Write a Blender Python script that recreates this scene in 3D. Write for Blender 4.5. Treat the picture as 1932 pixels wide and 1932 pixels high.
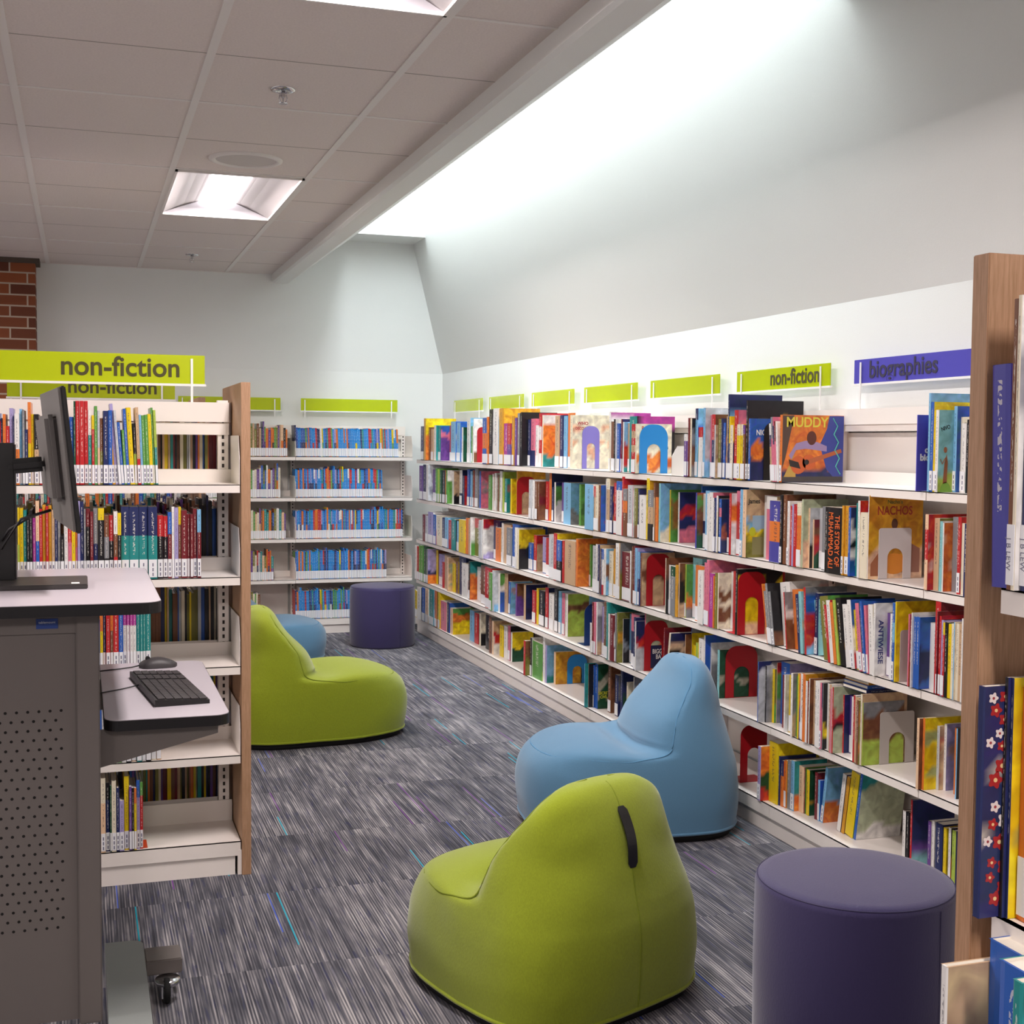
import bpy, bmesh, math, random
from mathutils import Vector, Matrix, noise
random.seed(11)
for o in list(bpy.data.objects): bpy.data.objects.remove(o)
S = bpy.context.scene
COL = S.collection
# ---------------------------------------------------------------- camera
cam = bpy.data.cameras.new('camera'); camo = bpy.data.objects.new('camera', cam); COL.objects.link(camo)
R_ = Vector((0.94905288, -0.31499205, 0.00886693)); U_ = Vector((0.0085076, 0.05374091, 0.99851867)); F_ = Vector((0.315002, 0.9475716, -0.05368279))
camo.matrix_world = Matrix(((R_.x, U_.x, -F_.x, 0), (R_.y, U_.y, -F_.y, 0), (R_.z, U_.z, -F_.z, 1.483), (0, 0, 0, 1)))
cam.sensor_width = 36; cam.lens = 2445.5 / 1932 * 36; cam.clip_start = .05
cam.dof.use_dof = False
S.camera = camo
# ---------------------------------------------------------------- world, light, exposure
W = bpy.data.worlds.new('sky'); S.world = W; W.use_nodes = True
bg = W.node_tree.nodes['Background']; bg.inputs[0].default_value = (.80, .90, 1, 1); bg.inputs[1].default_value = 1.0
def area(name, loc, sx, sy, power, col=(1, 1, 1), rot=(0, 0, 0), spread=180):
    l = bpy.data.lights.new(name, 'AREA'); l.shape = 'RECTANGLE'; l.size = sx; l.size_y = sy; l.energy = power; l.color = col
    l.spread = math.radians(spread)
    o = bpy.data.objects.new(name, l); o.location = loc; o.rotation_euler = rot; COL.objects.link(o); return o
area('daylight_through_skylight', (2.06, 6.80, 3.93), .42, 5.6, 135, (.86, .95, 1.0), (0, math.radians(-6), 0))
TROFFER_W = 47; LAMP = (1.0, .90, .875)
S.view_settings.view_transform = 'Standard'; S.view_settings.look = 'None'; S.view_settings.gamma = 1
S.view_settings.use_curve_mapping = False
S.view_settings.exposure = 0.0
S.cycles.max_bounces = 6; S.cycles.diffuse_bounces = 4; S.cycles.use_denoising = True; S.cycles.use_adaptive_sampling = True; S.cycles.adaptive_threshold = .04
S.cycles.sample_clamp_indirect = 6

# ---------------------------------------------------------------- helpers
def lin(c):
    return tuple(((v / 12.92) if v <= .04045 else ((v + .055) / 1.055) ** 2.4) for v in c)
def rgb(h): return lin(tuple(int(h[i:i + 2], 16) / 255 for i in (0, 2, 4)))
MATS = {}
def mat(name, hexc, rough=.5, metal=0, spec=.5, emit=None, es=0, sheen=0):
    if name in MATS: return MATS[name]
    m = bpy.data.materials.new(name); m.use_nodes = True; b = m.node_tree.nodes['Principled BSDF']
    c = rgb(hexc); b.inputs['Base Color'].default_value = (*c, 1); b.inputs['Roughness'].default_value = rough
    b.inputs['Metallic'].default_value = metal; b.inputs['Specular IOR Level'].default_value = spec
    if sheen: b.inputs['Sheen Weight'].default_value = sheen
    if emit: b.inputs['Emission Color'].default_value = (*emit, 1); b.inputs['Emission Strength'].default_value = es
    MATS[name] = m; return m
def nodes(m): return m.node_tree.nodes, m.node_tree.links, m.node_tree.nodes['Principled BSDF']
def N(m, t, **kw):
    n = m.node_tree.nodes.new(t)
    for k, v in kw.items(): setattr(n, k, v)
    return n
def mottle(m, scale, amt, bump=0, stretch=(1, 1, 1), detail=3):
    """noise variation of the base colour (and a little bump)"""
    nd, lk, b = nodes(m); tc = N(m, 'ShaderNodeTexCoord'); mp = N(m, 'ShaderNodeMapping'); mp.inputs['Scale'].default_value = stretch
    nz = N(m, 'ShaderNodeTexNoise'); nz.inputs['Scale'].default_value = scale; nz.inputs['Detail'].default_value = detail
    lk.new(tc.outputs['Object'], mp.inputs[0]); lk.new(mp.outputs[0], nz.inputs['Vector'])
    mx = N(m, 'ShaderNodeMix', data_type='RGBA', blend_type='MIX')
    c = b.inputs['Base Color'].default_value[:3]
    mx.inputs[6].default_value = (*[v * (1 - amt) for v in c], 1); mx.inputs[7].default_value = (*[min(1, v * (1 + amt)) for v in c], 1)
    lk.new(nz.outputs['Fac'], mx.inputs[0]); lk.new(mx.outputs[2], b.inputs['Base Color'])
    if bump:
        bp = N(m, 'ShaderNodeBump'); bp.inputs['Strength'].default_value = bump; bp.inputs['Distance'].default_value = .002
        lk.new(nz.outputs['Fac'], bp.inputs['Height']); lk.new(bp.outputs[0], b.inputs['Normal'])
    return m
class MB:
    def __init__(s): s.bm = bmesh.new()
    def box(s, x0, x1, y0, y1, z0, z1, M=None, bev=0):
        vs = [s.bm.verts.new((x, y, z)) for x in (x0, x1) for y in (y0, y1) for z in (z0, z1)]
        if M: 
            for v in vs: v.co = M @ v.co
        f = [s.bm.faces.new([vs[i] for i in q]) for q in ((0, 1, 3, 2), (4, 6, 7, 5), (0, 4, 5, 1), (2, 3, 7, 6), (0, 2, 6, 4), (1, 5, 7, 3))]
        if bev:
            es = {e for q in f for e in q.edges}
            bmesh.ops.bevel(s.bm, geom=list(es), offset=bev, segments=2, affect='EDGES', clamp_overlap=True)
        return s
    def prism(s, pts, a, b, axis='y', M=None):
        """polygon pts (2d) extruded from a to b along axis"""
        def P(p, t): return {'y': (p[0], t, p[1]), 'x': (t, p[0], p[1]), 'z': (p[0], p[1], t)}[axis]
        A = [s.bm.verts.new(P(p, a)) for p in pts]; B = [s.bm.verts.new(P(p, b)) for p in pts]
        if M:
            for v in A + B: v.co = M @ v.co
        n = len(pts); s.bm.faces.new(A); s.bm.faces.new(B[::-1])
        for i in range(n): s.bm.faces.new((A[i], B[i], B[(i + 1) % n], A[(i + 1) % n]))
        return s
    def tube(s, path, r, n=8, closed=False, caps=True):
        path = [Vector(p) for p in path]; rings = []; L = len(path)
        for i, p in enumerate(path):
            a = path[(i - 1) % L] if (closed or i) else p; c = path[(i + 1) % L] if (closed or i < L - 1) else p
            t = (c - a).normalized(); up = Vector((0, 0, 1)) if abs(t.z) < .9 else Vector((1, 0, 0))
            u = t.cross(up).normalized(); v = t.cross(u)
            rr = r[i] if isinstance(r, (list, tuple)) else r
            rings.append([s.bm.verts.new(p + (u * math.cos(k * 2 * math.pi / n) + v * math.sin(k * 2 * math.pi / n)) * rr) for k in range(n)])
        for i in range(L if closed else L - 1):
            A, B = rings[i], rings[(i + 1) % L]
            for k in range(n): s.bm.faces.new((A[k], A[(k + 1) % n], B[(k + 1) % n], B[k]))
        if caps and not closed: s.bm.faces.new(rings[0][::-1]); s.bm.faces.new(rings[-1])
        return s
    def lathe(s, prof, n=48, c=(0, 0), M=None):
        rings = []
        for r, z in prof:
            rings.append([s.bm.verts.new((c[0] + r * math.cos(2 * math.pi * k / n), c[1] + r * math.sin(2 * math.pi * k / n), z)) for k in range(n)] if r > 1e-6 else [s.bm.verts.new((c[0], c[1], z))])
        for A, B in zip(rings, rings[1:]):
            for k in range(n):
                a, b, cc, d = A[k % len(A)], A[(k + 1) % len(A)], B[(k + 1) % len(B)], B[k % len(B)]
                q = []
                for v in (a, b, cc, d):
                    if v not in q: q.append(v)
                if len(q) > 2: s.bm.faces.new(q)
        if M:
            for R in rings:
                for v in R: v.co = M @ v.co
        return s
    def build(s, name, m, parent=None, smooth=False):
        bmesh.ops.recalc_face_normals(s.bm, faces=s.bm.faces)
        me = bpy.data.meshes.new(name); s.bm.to_mesh(me); s.bm.free()
        me.materials.append(m)
        if smooth:
            for p in me.polygons: p.use_smooth = True
        o = bpy.data.objects.new(name, me); COL.objects.link(o)
        if parent: o.parent = parent
        return o
def tag(o, label=None, cat=None, group=None, kind=None):
    if label: o['label'] = label
    if cat: o['category'] = cat
    if group: o['group'] = group
    if kind: o['kind'] = kind
    return o
def thing(name, label, cat, loc=(0, 0, 0), rz=0, group=None):
    o = bpy.data.objects.new(name, None); o.location = loc; o.rotation_euler = (0, 0, rz); o.empty_display_size = .1
    COL.objects.link(o); return tag(o, label, cat, group)
def copy_tree(o, parent=None):
    c = o.copy(); COL.objects.link(c); c.parent = parent
    for ch in [k for k in ALL_CH.get(o.name, [])] or list(o.children): copy_tree(ch, c)
    return c
ALL_CH = {}
def text(body, size, m, parent, M, name='lettering', ext=.0006, bold=0, align='CENTER', sx=1.0, space=1.0):
    cu = bpy.data.curves.new(name, 'FONT'); cu.body = body; cu.size = size; cu.extrude = ext; cu.offset = bold
    cu.align_x = align; cu.align_y = 'CENTER'; cu.space_line = space
    t = bpy.data.objects.new(name, cu); COL.objects.link(t)
    bpy.context.view_layer.update()
    me = bpy.data.meshes.new_from_object(t); bpy.data.objects.remove(t)
    me.materials.clear(); me.materials.append(m)
    me.transform(M @ Matrix.Diagonal((sx, 1, 1, 1)))
    o = bpy.data.objects.new(name, me); COL.objects.link(o); o.parent = parent; return o
def smooth01(t): t = max(0, min(1, t)); return t * t * (3 - 2 * t)

# ---------------------------------------------------------------- materials
m_wall = mottle(mat('painted_wall', 'ECEDEA', .85, spec=.2), 220, .02, .15)
m_white = mat('white_enamel_steel', 'F1E9E2', .38, spec=.45)
m_bright = mat('white_bracket', 'F5F3F0', .4)
m_slot = mat('dark_slot', '2A2422', .8)
m_wood = mat('oak_laminate', 'B08D6E', .55)
def wood(m):
    nd, lk, b = nodes(m); tc = N(m, 'ShaderNodeTexCoord'); mp = N(m, 'ShaderNodeMapping'); mp.inputs['Scale'].default_value = (60, 60, 3)
    nz = N(m, 'ShaderNodeTexNoise'); nz.inputs['Scale'].default_value = 5; nz.inputs['Detail'].default_value = 6; nz.inputs['Roughness'].default_value = .7
    cr = N(m, 'ShaderNodeValToRGB'); cr.color_ramp.elements[0].position = .3; cr.color_ramp.elements[1].position = .72
    cr.color_ramp.elements[0].color = (*rgb('9A7553'), 1); cr.color_ramp.elements[1].color = (*rgb('C0987A'), 1)
    lk.new(tc.outputs['Object'], mp.inputs[0]); lk.new(mp.outputs[0], nz.inputs['Vector']); lk.new(nz.outputs['Fac'], cr.inputs[0]); lk.new(cr.outputs[0], b.inputs['Base Color'])
wood(m_wood)
m_lime = mat('lime_acrylic', 'B8C800', .22, spec=.5)
m_violet = mat('violet_acrylic', '5450B8', .22, spec=.5)
m_letter = mat('dark_lettering', '45400F', .5)
m_letter2 = mat('dark_violet_lettering', '2C2848', .5)
m_tee = mat('ceiling_tee_paint', 'EAE5E1', .6)
m_tile = mottle(mat('mineral_ceiling_tile', 'E6DCD7', .95, spec=.1), 130, .10, .6, detail=4)
# carpet
m_carpet = mat('striped_carpet', '6A6A72', .95, spec=.1)
def carpet(m):
    nd, lk, b = nodes(m); tc = N(m, 'ShaderNodeTexCoord'); sp = N(m, 'ShaderNodeSeparateXYZ'); lk.new(tc.outputs['Object'], sp.inputs[0])
    def M_(op, a, bb=None, c=None):
        n = N(m, 'ShaderNodeMath', operation=op)
        for i, v in enumerate((a, bb, c)):
            if v is None: continue
            if isinstance(v, (int, float)): n.inputs[i].default_value = v
            else: lk.new(v, n.inputs[i])
        return n.outputs[0]
    x, y = sp.outputs[0], sp.outputs[1]
    ty = M_('FLOOR', M_('DIVIDE', M_('ADD', y, .06), .61)); tx = M_('FLOOR', M_('DIVIDE', x, .25))
    def comb(a, bb, c=0):
        n = N(m, 'ShaderNodeCombineXYZ')
        for i, v in enumerate((a, bb, c)):
            if isinstance(v, (int, float)): n.inputs[i].default_value = v
            else: lk.new(v, n.inputs[i])
        return n.outputs[0]
    def noise_(vec, sc, det=2, dim='3D'):
        n = N(m, 'ShaderNodeTexNoise'); n.inputs['Scale'].default_value = sc; n.inputs['Detail'].default_value = det; lk.new(vec, n.inputs['Vector']); return n.outputs['Fac']
    # thread lines (about 4 mm), broken along y
    thread = noise_(comb(M_('MULTIPLY', x, 230), M_('MULTIPLY', y, 3.2), M_('MULTIPLY', ty, 7.3)), 1.0, 0)
    coarse = noise_(comb(M_('MULTIPLY', x, 48), M_('MULTIPLY', y, 6), M_('MULTIPLY', ty, 3.1)), 1.0, 2)
    pin = M_('MULTIPLY', M_('ADD', M_('SINE', M_('MULTIPLY', x, 2 * math.pi / .0085)), 1), .5)
    broad = noise_(comb(M_('MULTIPLY', x, 7), M_('MULTIPLY', y, 3), ty), 1.0, 2)
    pile = noise_(comb(x, y), 700, 1)
    wn = N(m, 'ShaderNodeTexWhiteNoise', noise_dimensions='2D'); lk.new(comb(ty, tx), wn.inputs['Vector'])
    v = M_('ADD', M_('ADD', M_('MULTIPLY', thread, .62), M_('MULTIPLY', pin, .22)), M_('ADD', M_('MULTIPLY', coarse, .50), M_('ADD', M_('MULTIPLY', broad, .35), M_('MULTIPLY', pile, .18))))
    v = M_('ADD', v, M_('MULTIPLY', wn.outputs['Value'], .12))
    v = M_('MULTIPLY', M_('SUBTRACT', v, .52), 1.0)
    cr = N(m, 'ShaderNodeValToRGB'); e = cr.color_ramp.elements
    e[0].position = .22; e[0].color = (*rgb('3E3E45'), 1); e[1].position = .82; e[1].color = (*rgb('B0ABAB'), 1)
    k = e.new(.42); k.color = (*rgb('55555C'), 1); k = e.new(.6); k.color = (*rgb('7C797D'), 1)
    lk.new(v, cr.inputs[0]); out = cr.outputs[0]
    # navy flecks
    nv = noise_(comb(M_('MULTIPLY', x, 95), M_('MULTIPLY', y, 7), M_('ADD', ty, 40)), 1.0, 1)
    mx = N(m, 'ShaderNodeMix', data_type='RGBA'); mx.inputs[7].default_value = (*rgb('2C3158'), 1)
    lk.new(M_('MULTIPLY', M_('SMOOTHSTEP', nv, .60, .68) if False else M_('GREATER_THAN', nv, .64), .38), mx.inputs[0]); lk.new(out, mx.inputs[6]); out = mx.outputs[2]
    # rare coloured threads
    for i, (hx, thr, w) in enumerate((('1FA6BC', .9925, .0045), ('7A3F92', .992, .004), ('4A62C0', .993, .004))):
        cell = M_('FLOOR', M_('DIVIDE', x, w)); seg = M_('FLOOR', M_('DIVIDE', M_('ADD', y, .06 + .0 * i), .61))
        r = N(m, 'ShaderNodeTexWhiteNoise', noise_dimensions='3D'); lk.new(comb(cell, seg, 5 + i * 3), r.inputs['Vector'])
        on = M_('GREATER_THAN', r.outputs['Value'], thr)
        # part of the tile length only
        r2 = N(m, 'ShaderNodeTexWhiteNoise', noise_dimensions='3D'); lk.new(comb(cell, seg, 50 + i), r2.inputs['Vector'])
        fy = M_('FRACT', M_('DIVIDE', M_('ADD', y, .06), .61))
        on = M_('MULTIPLY', on, M_('LESS_THAN', M_('ABSOLUTE', M_('SUBTRACT', fy, r2.outputs['Value'])), .38))
        mx = N(m, 'ShaderNodeMix', data_type='RGBA'); mx.inputs[7].default_value = (*rgb(hx), 1)
        lk.new(M_('MULTIPLY', on, .85), mx.inputs[0]); lk.new(out, mx.inputs[6]); out = mx.outputs[2]
    lk.new(out, b.inputs['Base Color'])
    bp = N(m, 'ShaderNodeBump'); bp.inputs['Strength'].default_value = .5; bp.inputs['Distance'].default_value = .002; lk.new(thread, bp.inputs['Height']); lk.new(bp.outputs[0], b.inputs['Normal'])
carpet(m_carpet)
m_brick = mat('brick_wall', '8A4B33', .85)
def brick(m):
    nd, lk, b = nodes(m); tc = N(m, 'ShaderNodeTexCoord'); mp = N(m, 'ShaderNodeMapping'); mp.inputs['Rotation'].default_value = (math.radians(90), 0, 0)
    t = N(m, 'ShaderNodeTexBrick'); t.inputs['Scale'].default_value = 1; t.inputs['Brick Width'].default_value = .235; t.inputs['Row Height'].default_value = .078
    t.inputs['Mortar Size'].default_value = .006; t.inputs['Color1'].default_value = (*rgb('94512F'), 1); t.inputs['Color2'].default_value = (*rgb('5E3222'), 1); t.inputs['Mortar'].default_value = (*rgb('B7A594'), 1)
    lk.new(tc.outputs['Object'], mp.inputs[0]); lk.new(mp.outputs[0], t.inputs[0]); lk.new(t.outputs[0], b.inputs['Base Color'])
brick(m_brick)
def fabric(name, hx, amt=.16, scale=340):
    m = mat(name, hx, .92, spec=.15, sheen=.35); mottle(m, scale, amt, .25, (1, 1, .35)); return m
m_green = fabric('lime_felt', '8E9C22', .20); m_green_seam = mat('lime_seam', '7C8A1E', .9)
m_blue = fabric('sky_blue_twill', '57809E', .06, 500); m_blue_seam = mat('blue_seam', '5585A8', .9)
m_pouf = fabric('violet_vinyl', '383159', .05, 300); nodes(m_pouf)[2].inputs['Roughness'].default_value = .55
m_black = mat('black_plastic', '141314', .45); m_base = mat('black_base_fabric', '0E0E0F', .8)
m_strap = mat('black_strap', '131315', .35)

# ---------------------------------------------------------------- structure
def struct(name, b, m): return tag(b.build(name, m), kind='structure')
Xw, Yb, ZL_, ZS = 2.787, 10.2, 2.03, 3.035
XL, YN = -6.0, -4.0
struct('floor', MB().box(XL, Xw, YN, Yb, -.1, 0), m_carpet)
sx = lambda z: Xw - .287 * (z - ZL_) / 1.005      # slope of the right wall
struct('wall_right', MB().prism([(Xw, 0), (Xw, ZL_), (sx(ZS), ZS), (sx(4.0), 4.0), (sx(4.0) + .15, 4.0), (3.1, 3.0), (3.1, 0)], YN, Yb + .3), m_wall)
struct('wall_back', MB().prism([(Yb, 0), (Yb, ZL_), (Yb - .15, ZS + .02), (Yb + .2, ZS + .02), (Yb + .2, 0)], XL, Xw, 'x'), m_wall)
struct('wall_left', MB().box(XL - .15, XL, YN, Yb, 0, 3.1), m_wall)
struct('wall_front', MB().box(XL, Xw, YN - .15, YN, 0, 3.1), m_wall)
CZ = 2.755
FIX = [(.4175, 6.35), (.4175, 2.54), (.4175, -1.27), (-2.77, 6.35), (-2.77, 2.54), (-2.77, -1.27), (-4.6825, 2.54), (-4.6825, -1.27), (-4.6825, 6.35)]
cb = MB(); xs_ = sorted({x for x, _ in FIX}); cur = XL
for x in xs_:
    cb.box(cur, x + .012, YN, Yb, CZ, CZ + .09); yc = YN
    for y in sorted(y for xx, y in FIX if xx == x):
        cb.box(x + .012, x + .626, yc, y + .012, CZ, CZ + .09); yc = y + 1.258
    cb.box(x + .012, x + .626, yc, Yb, CZ, CZ + .09); cur = x + .626
cb.box(cur, 1.40, YN, Yb, CZ, CZ + .09); cb.box(XL, 1.40, YN, Yb, CZ + .09, CZ + .12)
struct('ceiling', cb, m_tile)
struct('trim_1', MB().prism([(1.40, CZ + .1), (1.40, 2.697), (1.42, 2.690), (1.52, 2.690), (1.534, 2.700), (1.978, ZS), (1.978, 4.0), (1.84, 4.0), (1.84, 3.15), (1.5, CZ + .1)], YN, Yb), m_wall)
# skylight well ends and pane
struct('trim_2', MB().box(1.978, sx(ZS) + .05, 9.67, Yb, ZS, 4.0), m_wall)
struct('trim_3', MB().box(1.978, sx(ZS) + .05, YN, 3.95, ZS, 4.0), m_wall)
m_pane = mat('skylight_glazing', 'F4FAFF', .4, emit=(.9, .96, 1), es=5)
w = struct('window_1', MB().box(1.978, sx(4.0) + .02, 3.95, 9.67, 4.0, 4.03), m_pane)
# ceiling grid
TX = [1.055 - .6375 * k for k in range(0, 11)]; TY = [3.81 + 1.27 * k for k in range(-6, 6)]
g = MB()
for x in TX: g.box(x - .014, x + .014, YN, Yb, CZ - .004, CZ + .001)
for y in TY:
    if y < Yb: g.box(XL, 1.40, y - .009, y + .009, CZ - .003, CZ + .001)
struct('trim_4', g, m_tee)
g = MB()
for y in TY:
    cur = XL
    for x in sorted(xx for xx, yy in FIX if abs(yy - y) < .1): g.box(cur, x, y + .635 - .003, y + .635 + .003, CZ - .0006, CZ + .001); cur = x + .638
    g.box(cur, 1.40, y + .635 - .003, y + .635 + .003, CZ - .0006, CZ + .001)
struct('trim_5', g, mat('tile_score_line', 'A79D98', .9))
g = MB(); g.box(-1.6, -.30, 9.88, Yb, 0, CZ); struct('wall_pier', g, m_brick)
struct('trim_6', MB().box(-1.62, -.27, 9.86, Yb - .001, CZ - .035, CZ), mat('pier_cap', '54483F', .8))
struct('trim_7', MB().box(-.27, 1.3, Yb - .11, Yb - .02, CZ - .006, CZ), m_tee)
# ---------------------------------------------------------------- ceiling lights
m_troff = mat('troffer_reflector', 'E9E2E4', .45); m_lens = mat('troffer_lens', 'FFFFFF', .4, emit=(1, .95, .96), es=9)
m_perf = mat('troffer_basket', 'EFEAF2', .5)
def troffer(x0, y0, label):
    t = thing('ceiling_light', label, 'ceiling light', (x0 + .319, y0 + .635, CZ), 0, 'recessed ceiling troffers')
    w, l = .305, .62; h = .0
    MB().box(-w, -w + .012, -l, l, -.012, .0).box(w - .012, w, -l, l, -.012, .0).box(-w, w, -l, -l + .012, -.012, .0).box(-w, w, l - .012, l, -.012, .0).build('frame', m_tee, t)
    iw = w - .012; il = l - .012
    half = [(iw, .0), (.24, .022), (.18, .046), (.125, .060), (.10, .062)]
    rf = MB(); pr = half + [(-x, z) for x, z in half[::-1]] + [(-x, z + .004) for x, z in half] + [(x, z + .004) for x, z in half[::-1]]
    rf.prism(pr, -il, il); rf.build('reflector', m_troff, t)
    pr = [(.10 * -math.cos(math.pi * k / 12), .061 - .030 * math.sin(math.pi * k / 12)) for k in range(13)]
    MB().prism(pr, -il + .07, il - .07).build('lens', m_lens, t)
    for sg in (-1, 1):
        e = MB(); v = [e.bm.verts.new(p) for p in ((-iw, sg * il, 0), (iw, sg * il, 0), (.10, sg * (il - .075), .061), (-.10, sg * (il - .075), .061))]
        e.bm.faces.new(v); e.build('end_cap', m_perf, t)
    a = area('troffer_lamp', (0, 0, .029), .19, 1.0, TROFFER_W, LAMP); a.parent = t
    return t
troffer(.4175, 6.35, 'recessed white ceiling light glowing near the far end of the aisle')
troffer(.4175, 2.54, 'bright ceiling light cut off by the top edge of the photo')
for (x, y) in FIX[2:]: troffer(x, y, 'recessed ceiling light outside the photo')
t = thing('ceiling_speaker', 'round white ceiling speaker grille beside the far ceiling light', 'speaker', (.72, 6.04, CZ))
MB().lathe([(.165, 0), (.165, -.006), (.15, -.011), (.14, -.011), (.135, -.005), (.135, 0)]).build('rim', m_tee, t, True)
MB().lathe([(0, -.005), (.134, -.004)]).build('grille', mottle(mat('speaker_grille', 'CFC8C4', .7), 900, .15), t)
m_chrome = mat('chrome', 'C9C9CC', .18, 1)
def sprinkler(x, y, lab):
    t = thing('fire_sprinkler', lab, 'sprinkler', (x, y, CZ))
    MB().lathe([(.045, 0), (.044, -.006), (.03, -.010), (.016, -.010), (.016, 0)], 28).build('escutcheon', m_chrome, t, True)
    b = MB().tube([(0, 0, 0), (0, 0, -.03)], .008)
    b.tube([(.011, 0, -.02), (.015, 0, -.035), (.006, 0, -.05)], .0025, 6).tube([(-.011, 0, -.02), (-.015, 0, -.035), (-.006, 0, -.05)], .0025, 6)
    b.tube([(0, 0, -.028), (0, 0, -.05)], .003, 6); b.build('body', m_chrome, t)
    MB().lathe([(0, -.053), (.016, -.053), (.017, -.050), (0, -.049)], 20).build('deflector', m_chrome, t)
sprinkler(.706, 4.80, 'chrome fire sprinkler on the ceiling nearer the camera')
sprinkler(.735, 9.25, 'small fire sprinkler on the ceiling near the back wall')

# ---------------------------------------------------------------- shelving
LIP = .028
def shelf(parent, w, d, z, brackets=(1, 1), zlip=LIP, bh=.165):
    """one steel shelf in local space: x 0..w, front at y=0, depth +y, top at z"""
    b = MB(); b.box(.002, w - .002, 0, d, z - .003, z); b.box(.002, w - .002, 0, .003, z - zlip, z); b.box(.002, w - .002, d - .003, d, z, z + .045)
    b.box(.002, w - .002, .003, .012, z - zlip, z - zlip + .003)
    s = b.build('shelf', m_white, parent)
    for k, on in enumerate(brackets):
        if on:
            x = .0015 if k == 0 else w - .0035
            MB().prism([(.004, z - zlip), (.004, z + .085), (.03, z + bh), (d + .02, z + bh), (d + .02, z - zlip)], x, x + .002, 'x').build('end_bracket', m_white, s)
    return s
def upright(parent, x, y, h, wdt=.03):
    b = MB().box(x - wdt / 2, x + wdt / 2, y, y + .045, 0, h); u = b.build('upright', m_white, parent)
    s = MB(); z = .14
    while z < h - .02: s.box(x - .004, x + .004, y - .0008, y + .001, z, z + .013); z += .0254
    s.build('slots', m_slot, u); return u
def sign(parent_none, name, label, cat, w, h, loc, rz, m, word=None, wx=0, wsize=.055, mlet=None, posts=(.06, .06), group=None, foot=.08, sxx=.92):
    t = thing(name, label, cat, loc, rz, group)     # origin: left bottom of the panel, facing local -y
    MB().box(0, w, 0, .005, 0, h, bev=.001).build('sign_panel', m, t)
    MB().box(-.004, w + .004, -.004, .009, -.008, .0).build('sign_rail', m_bright, t)
    for px in (posts[0], w - posts[1]):
        MB().box(px - .004, px + .004, -.007, -.0035, -foot, h * .88).build('bracket_post', m_bright, t)
    if word:
        text(word, wsize, mlet, t, Matrix.Translation((wx, -.0012, h * .52)) @ Matrix.Rotation(math.pi / 2, 4, 'X'), ext=.0004, bold=.0016, sx=sxx)
    return t
ROT_R = -math.pi / 2      # a unit facing -X: local x runs towards the camera
Y0, B = 3.386, .9144
LB = {0: 'nearest wall bookcase bay beside the large wood panel', 1: 'wall bookcase bay under the violet biographies sign', 2: 'wall bookcase bay under the lettered wall non-fiction sign',
      3: 'wall bookcase bay behind the upper part of the blue chair, with a blue bookend', 4: 'wall bookcase bay left of the one with the blue bookend', 5: 'third wall bookcase bay counted from the far corner',
      6: 'second wall bookcase bay counted from the far corner', 7: 'wall bookcase bay nearest the far corner'}
RZ = [1.343, 1.04, .727, .414]
for n in range(-1, 8):
    far = Y0 + n * B if n else Y0
    if n < 0: continue
    t = thing('wall_bookcase', LB[n], 'bookcase', (2.47, Y0 + n * B, 0), ROT_R, 'white steel bookcases along the sloped wall')
    for z in RZ: shelf(t, B, .272, z, (1, 0) if (n == 2 and z > 1.3) else (0, 0), bh=.13)
    s = MB().box(.002, B - .002, 0, .285, .112, .115).box(.002, B - .002, 0, .004, .066, .115).build('shelf', m_white, t)
    MB().box(.0, B, .012, .30, 0, .0655).build('plinth', m_white, t)
    MB().box(0, B, .262, .312, 1.535, 1.56).box(0, B, .255, .314, 1.56, 1.618).build('canopy', m_white, t)
    MB().box(.016, B - .016, .296, .306, .12, 1.53).build('back_panel', mat('back_panel', 'E2DAD3', .5), t)
    upright(t, 0.0, .258, 1.60)
    if n == 0: upright(t, B - .001, .258, 1.60)
# signs on the right wall (front plane X = 2.749)
SL = {1: ('violet sign reading biographies above the wall bookcase', m_violet, 'biographies', .30, m_letter2),
      2: ('lime sign reading non-fiction above the wall bookcase', m_lime, 'non-fiction', .485, m_letter),
      3: ('blank lime sign next to the lettered wall non-fiction sign', m_lime, None, 0, None), 4: ('blank lime sign, second past the lettered wall non-fiction sign', m_lime, None, 0, None),
      5: ('blank lime sign, third from the far corner of the long wall', m_lime, None, 0, None), 6: ('blank lime sign, second from the far corner of the long wall', m_lime, None, 0, None),
      7: ('blank lime sign on the long wall nearest the far corner', m_lime, None, 0, None)}
for n, (lab, m, word, wx, ml) in SL.items():
    sign(None, 'shelf_sign', lab, 'sign', .75, .088, (2.742, 5.127 + (n - 2) * B, 1.712), ROT_R, m, word, wx, .088, ml, (.05, .06), 'acrylic signs above the long wall of shelves', foot=.10, sxx=1.0)
# back wall bookcases
BZ = [1.36, 1.048, .733, .42]
for i, (x0, lab) in enumerate(((1.546, 'back wall bookcase behind the far violet pouf'), (.632, 'back wall bookcase half hidden by the wood end panel of the free-standing range'))):
    t = thing('back_bookcase', lab, 'bookcase', (x0, 9.872, 0), 0, 'white steel bookcases on the back wall')
    for z in BZ: shelf(t, B, .272, z, (1, 1))
    MB().box(.002, B - .002, 0, .285, .112, .115).box(.002, B - .002, 0, .004, .066, .115).build('shelf', m_white, t)
    MB().box(.0, B, .012, .30, 0, .0655).build('plinth', m_white, t)
    MB().box(0, B, .262, .312, 1.50, 1.53).box(0, B, .255, .314, 1.53, 1.60).build('canopy', m_white, t)
    MB().box(.016, B - .016, .296, .306, .12, 1.50).build('back_panel', MATS['back_panel'], t)
    upright(t, 0.0165, .258, 1.60)
    if i == 0: upright(t, B - .017, .258, 1.60)
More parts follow.
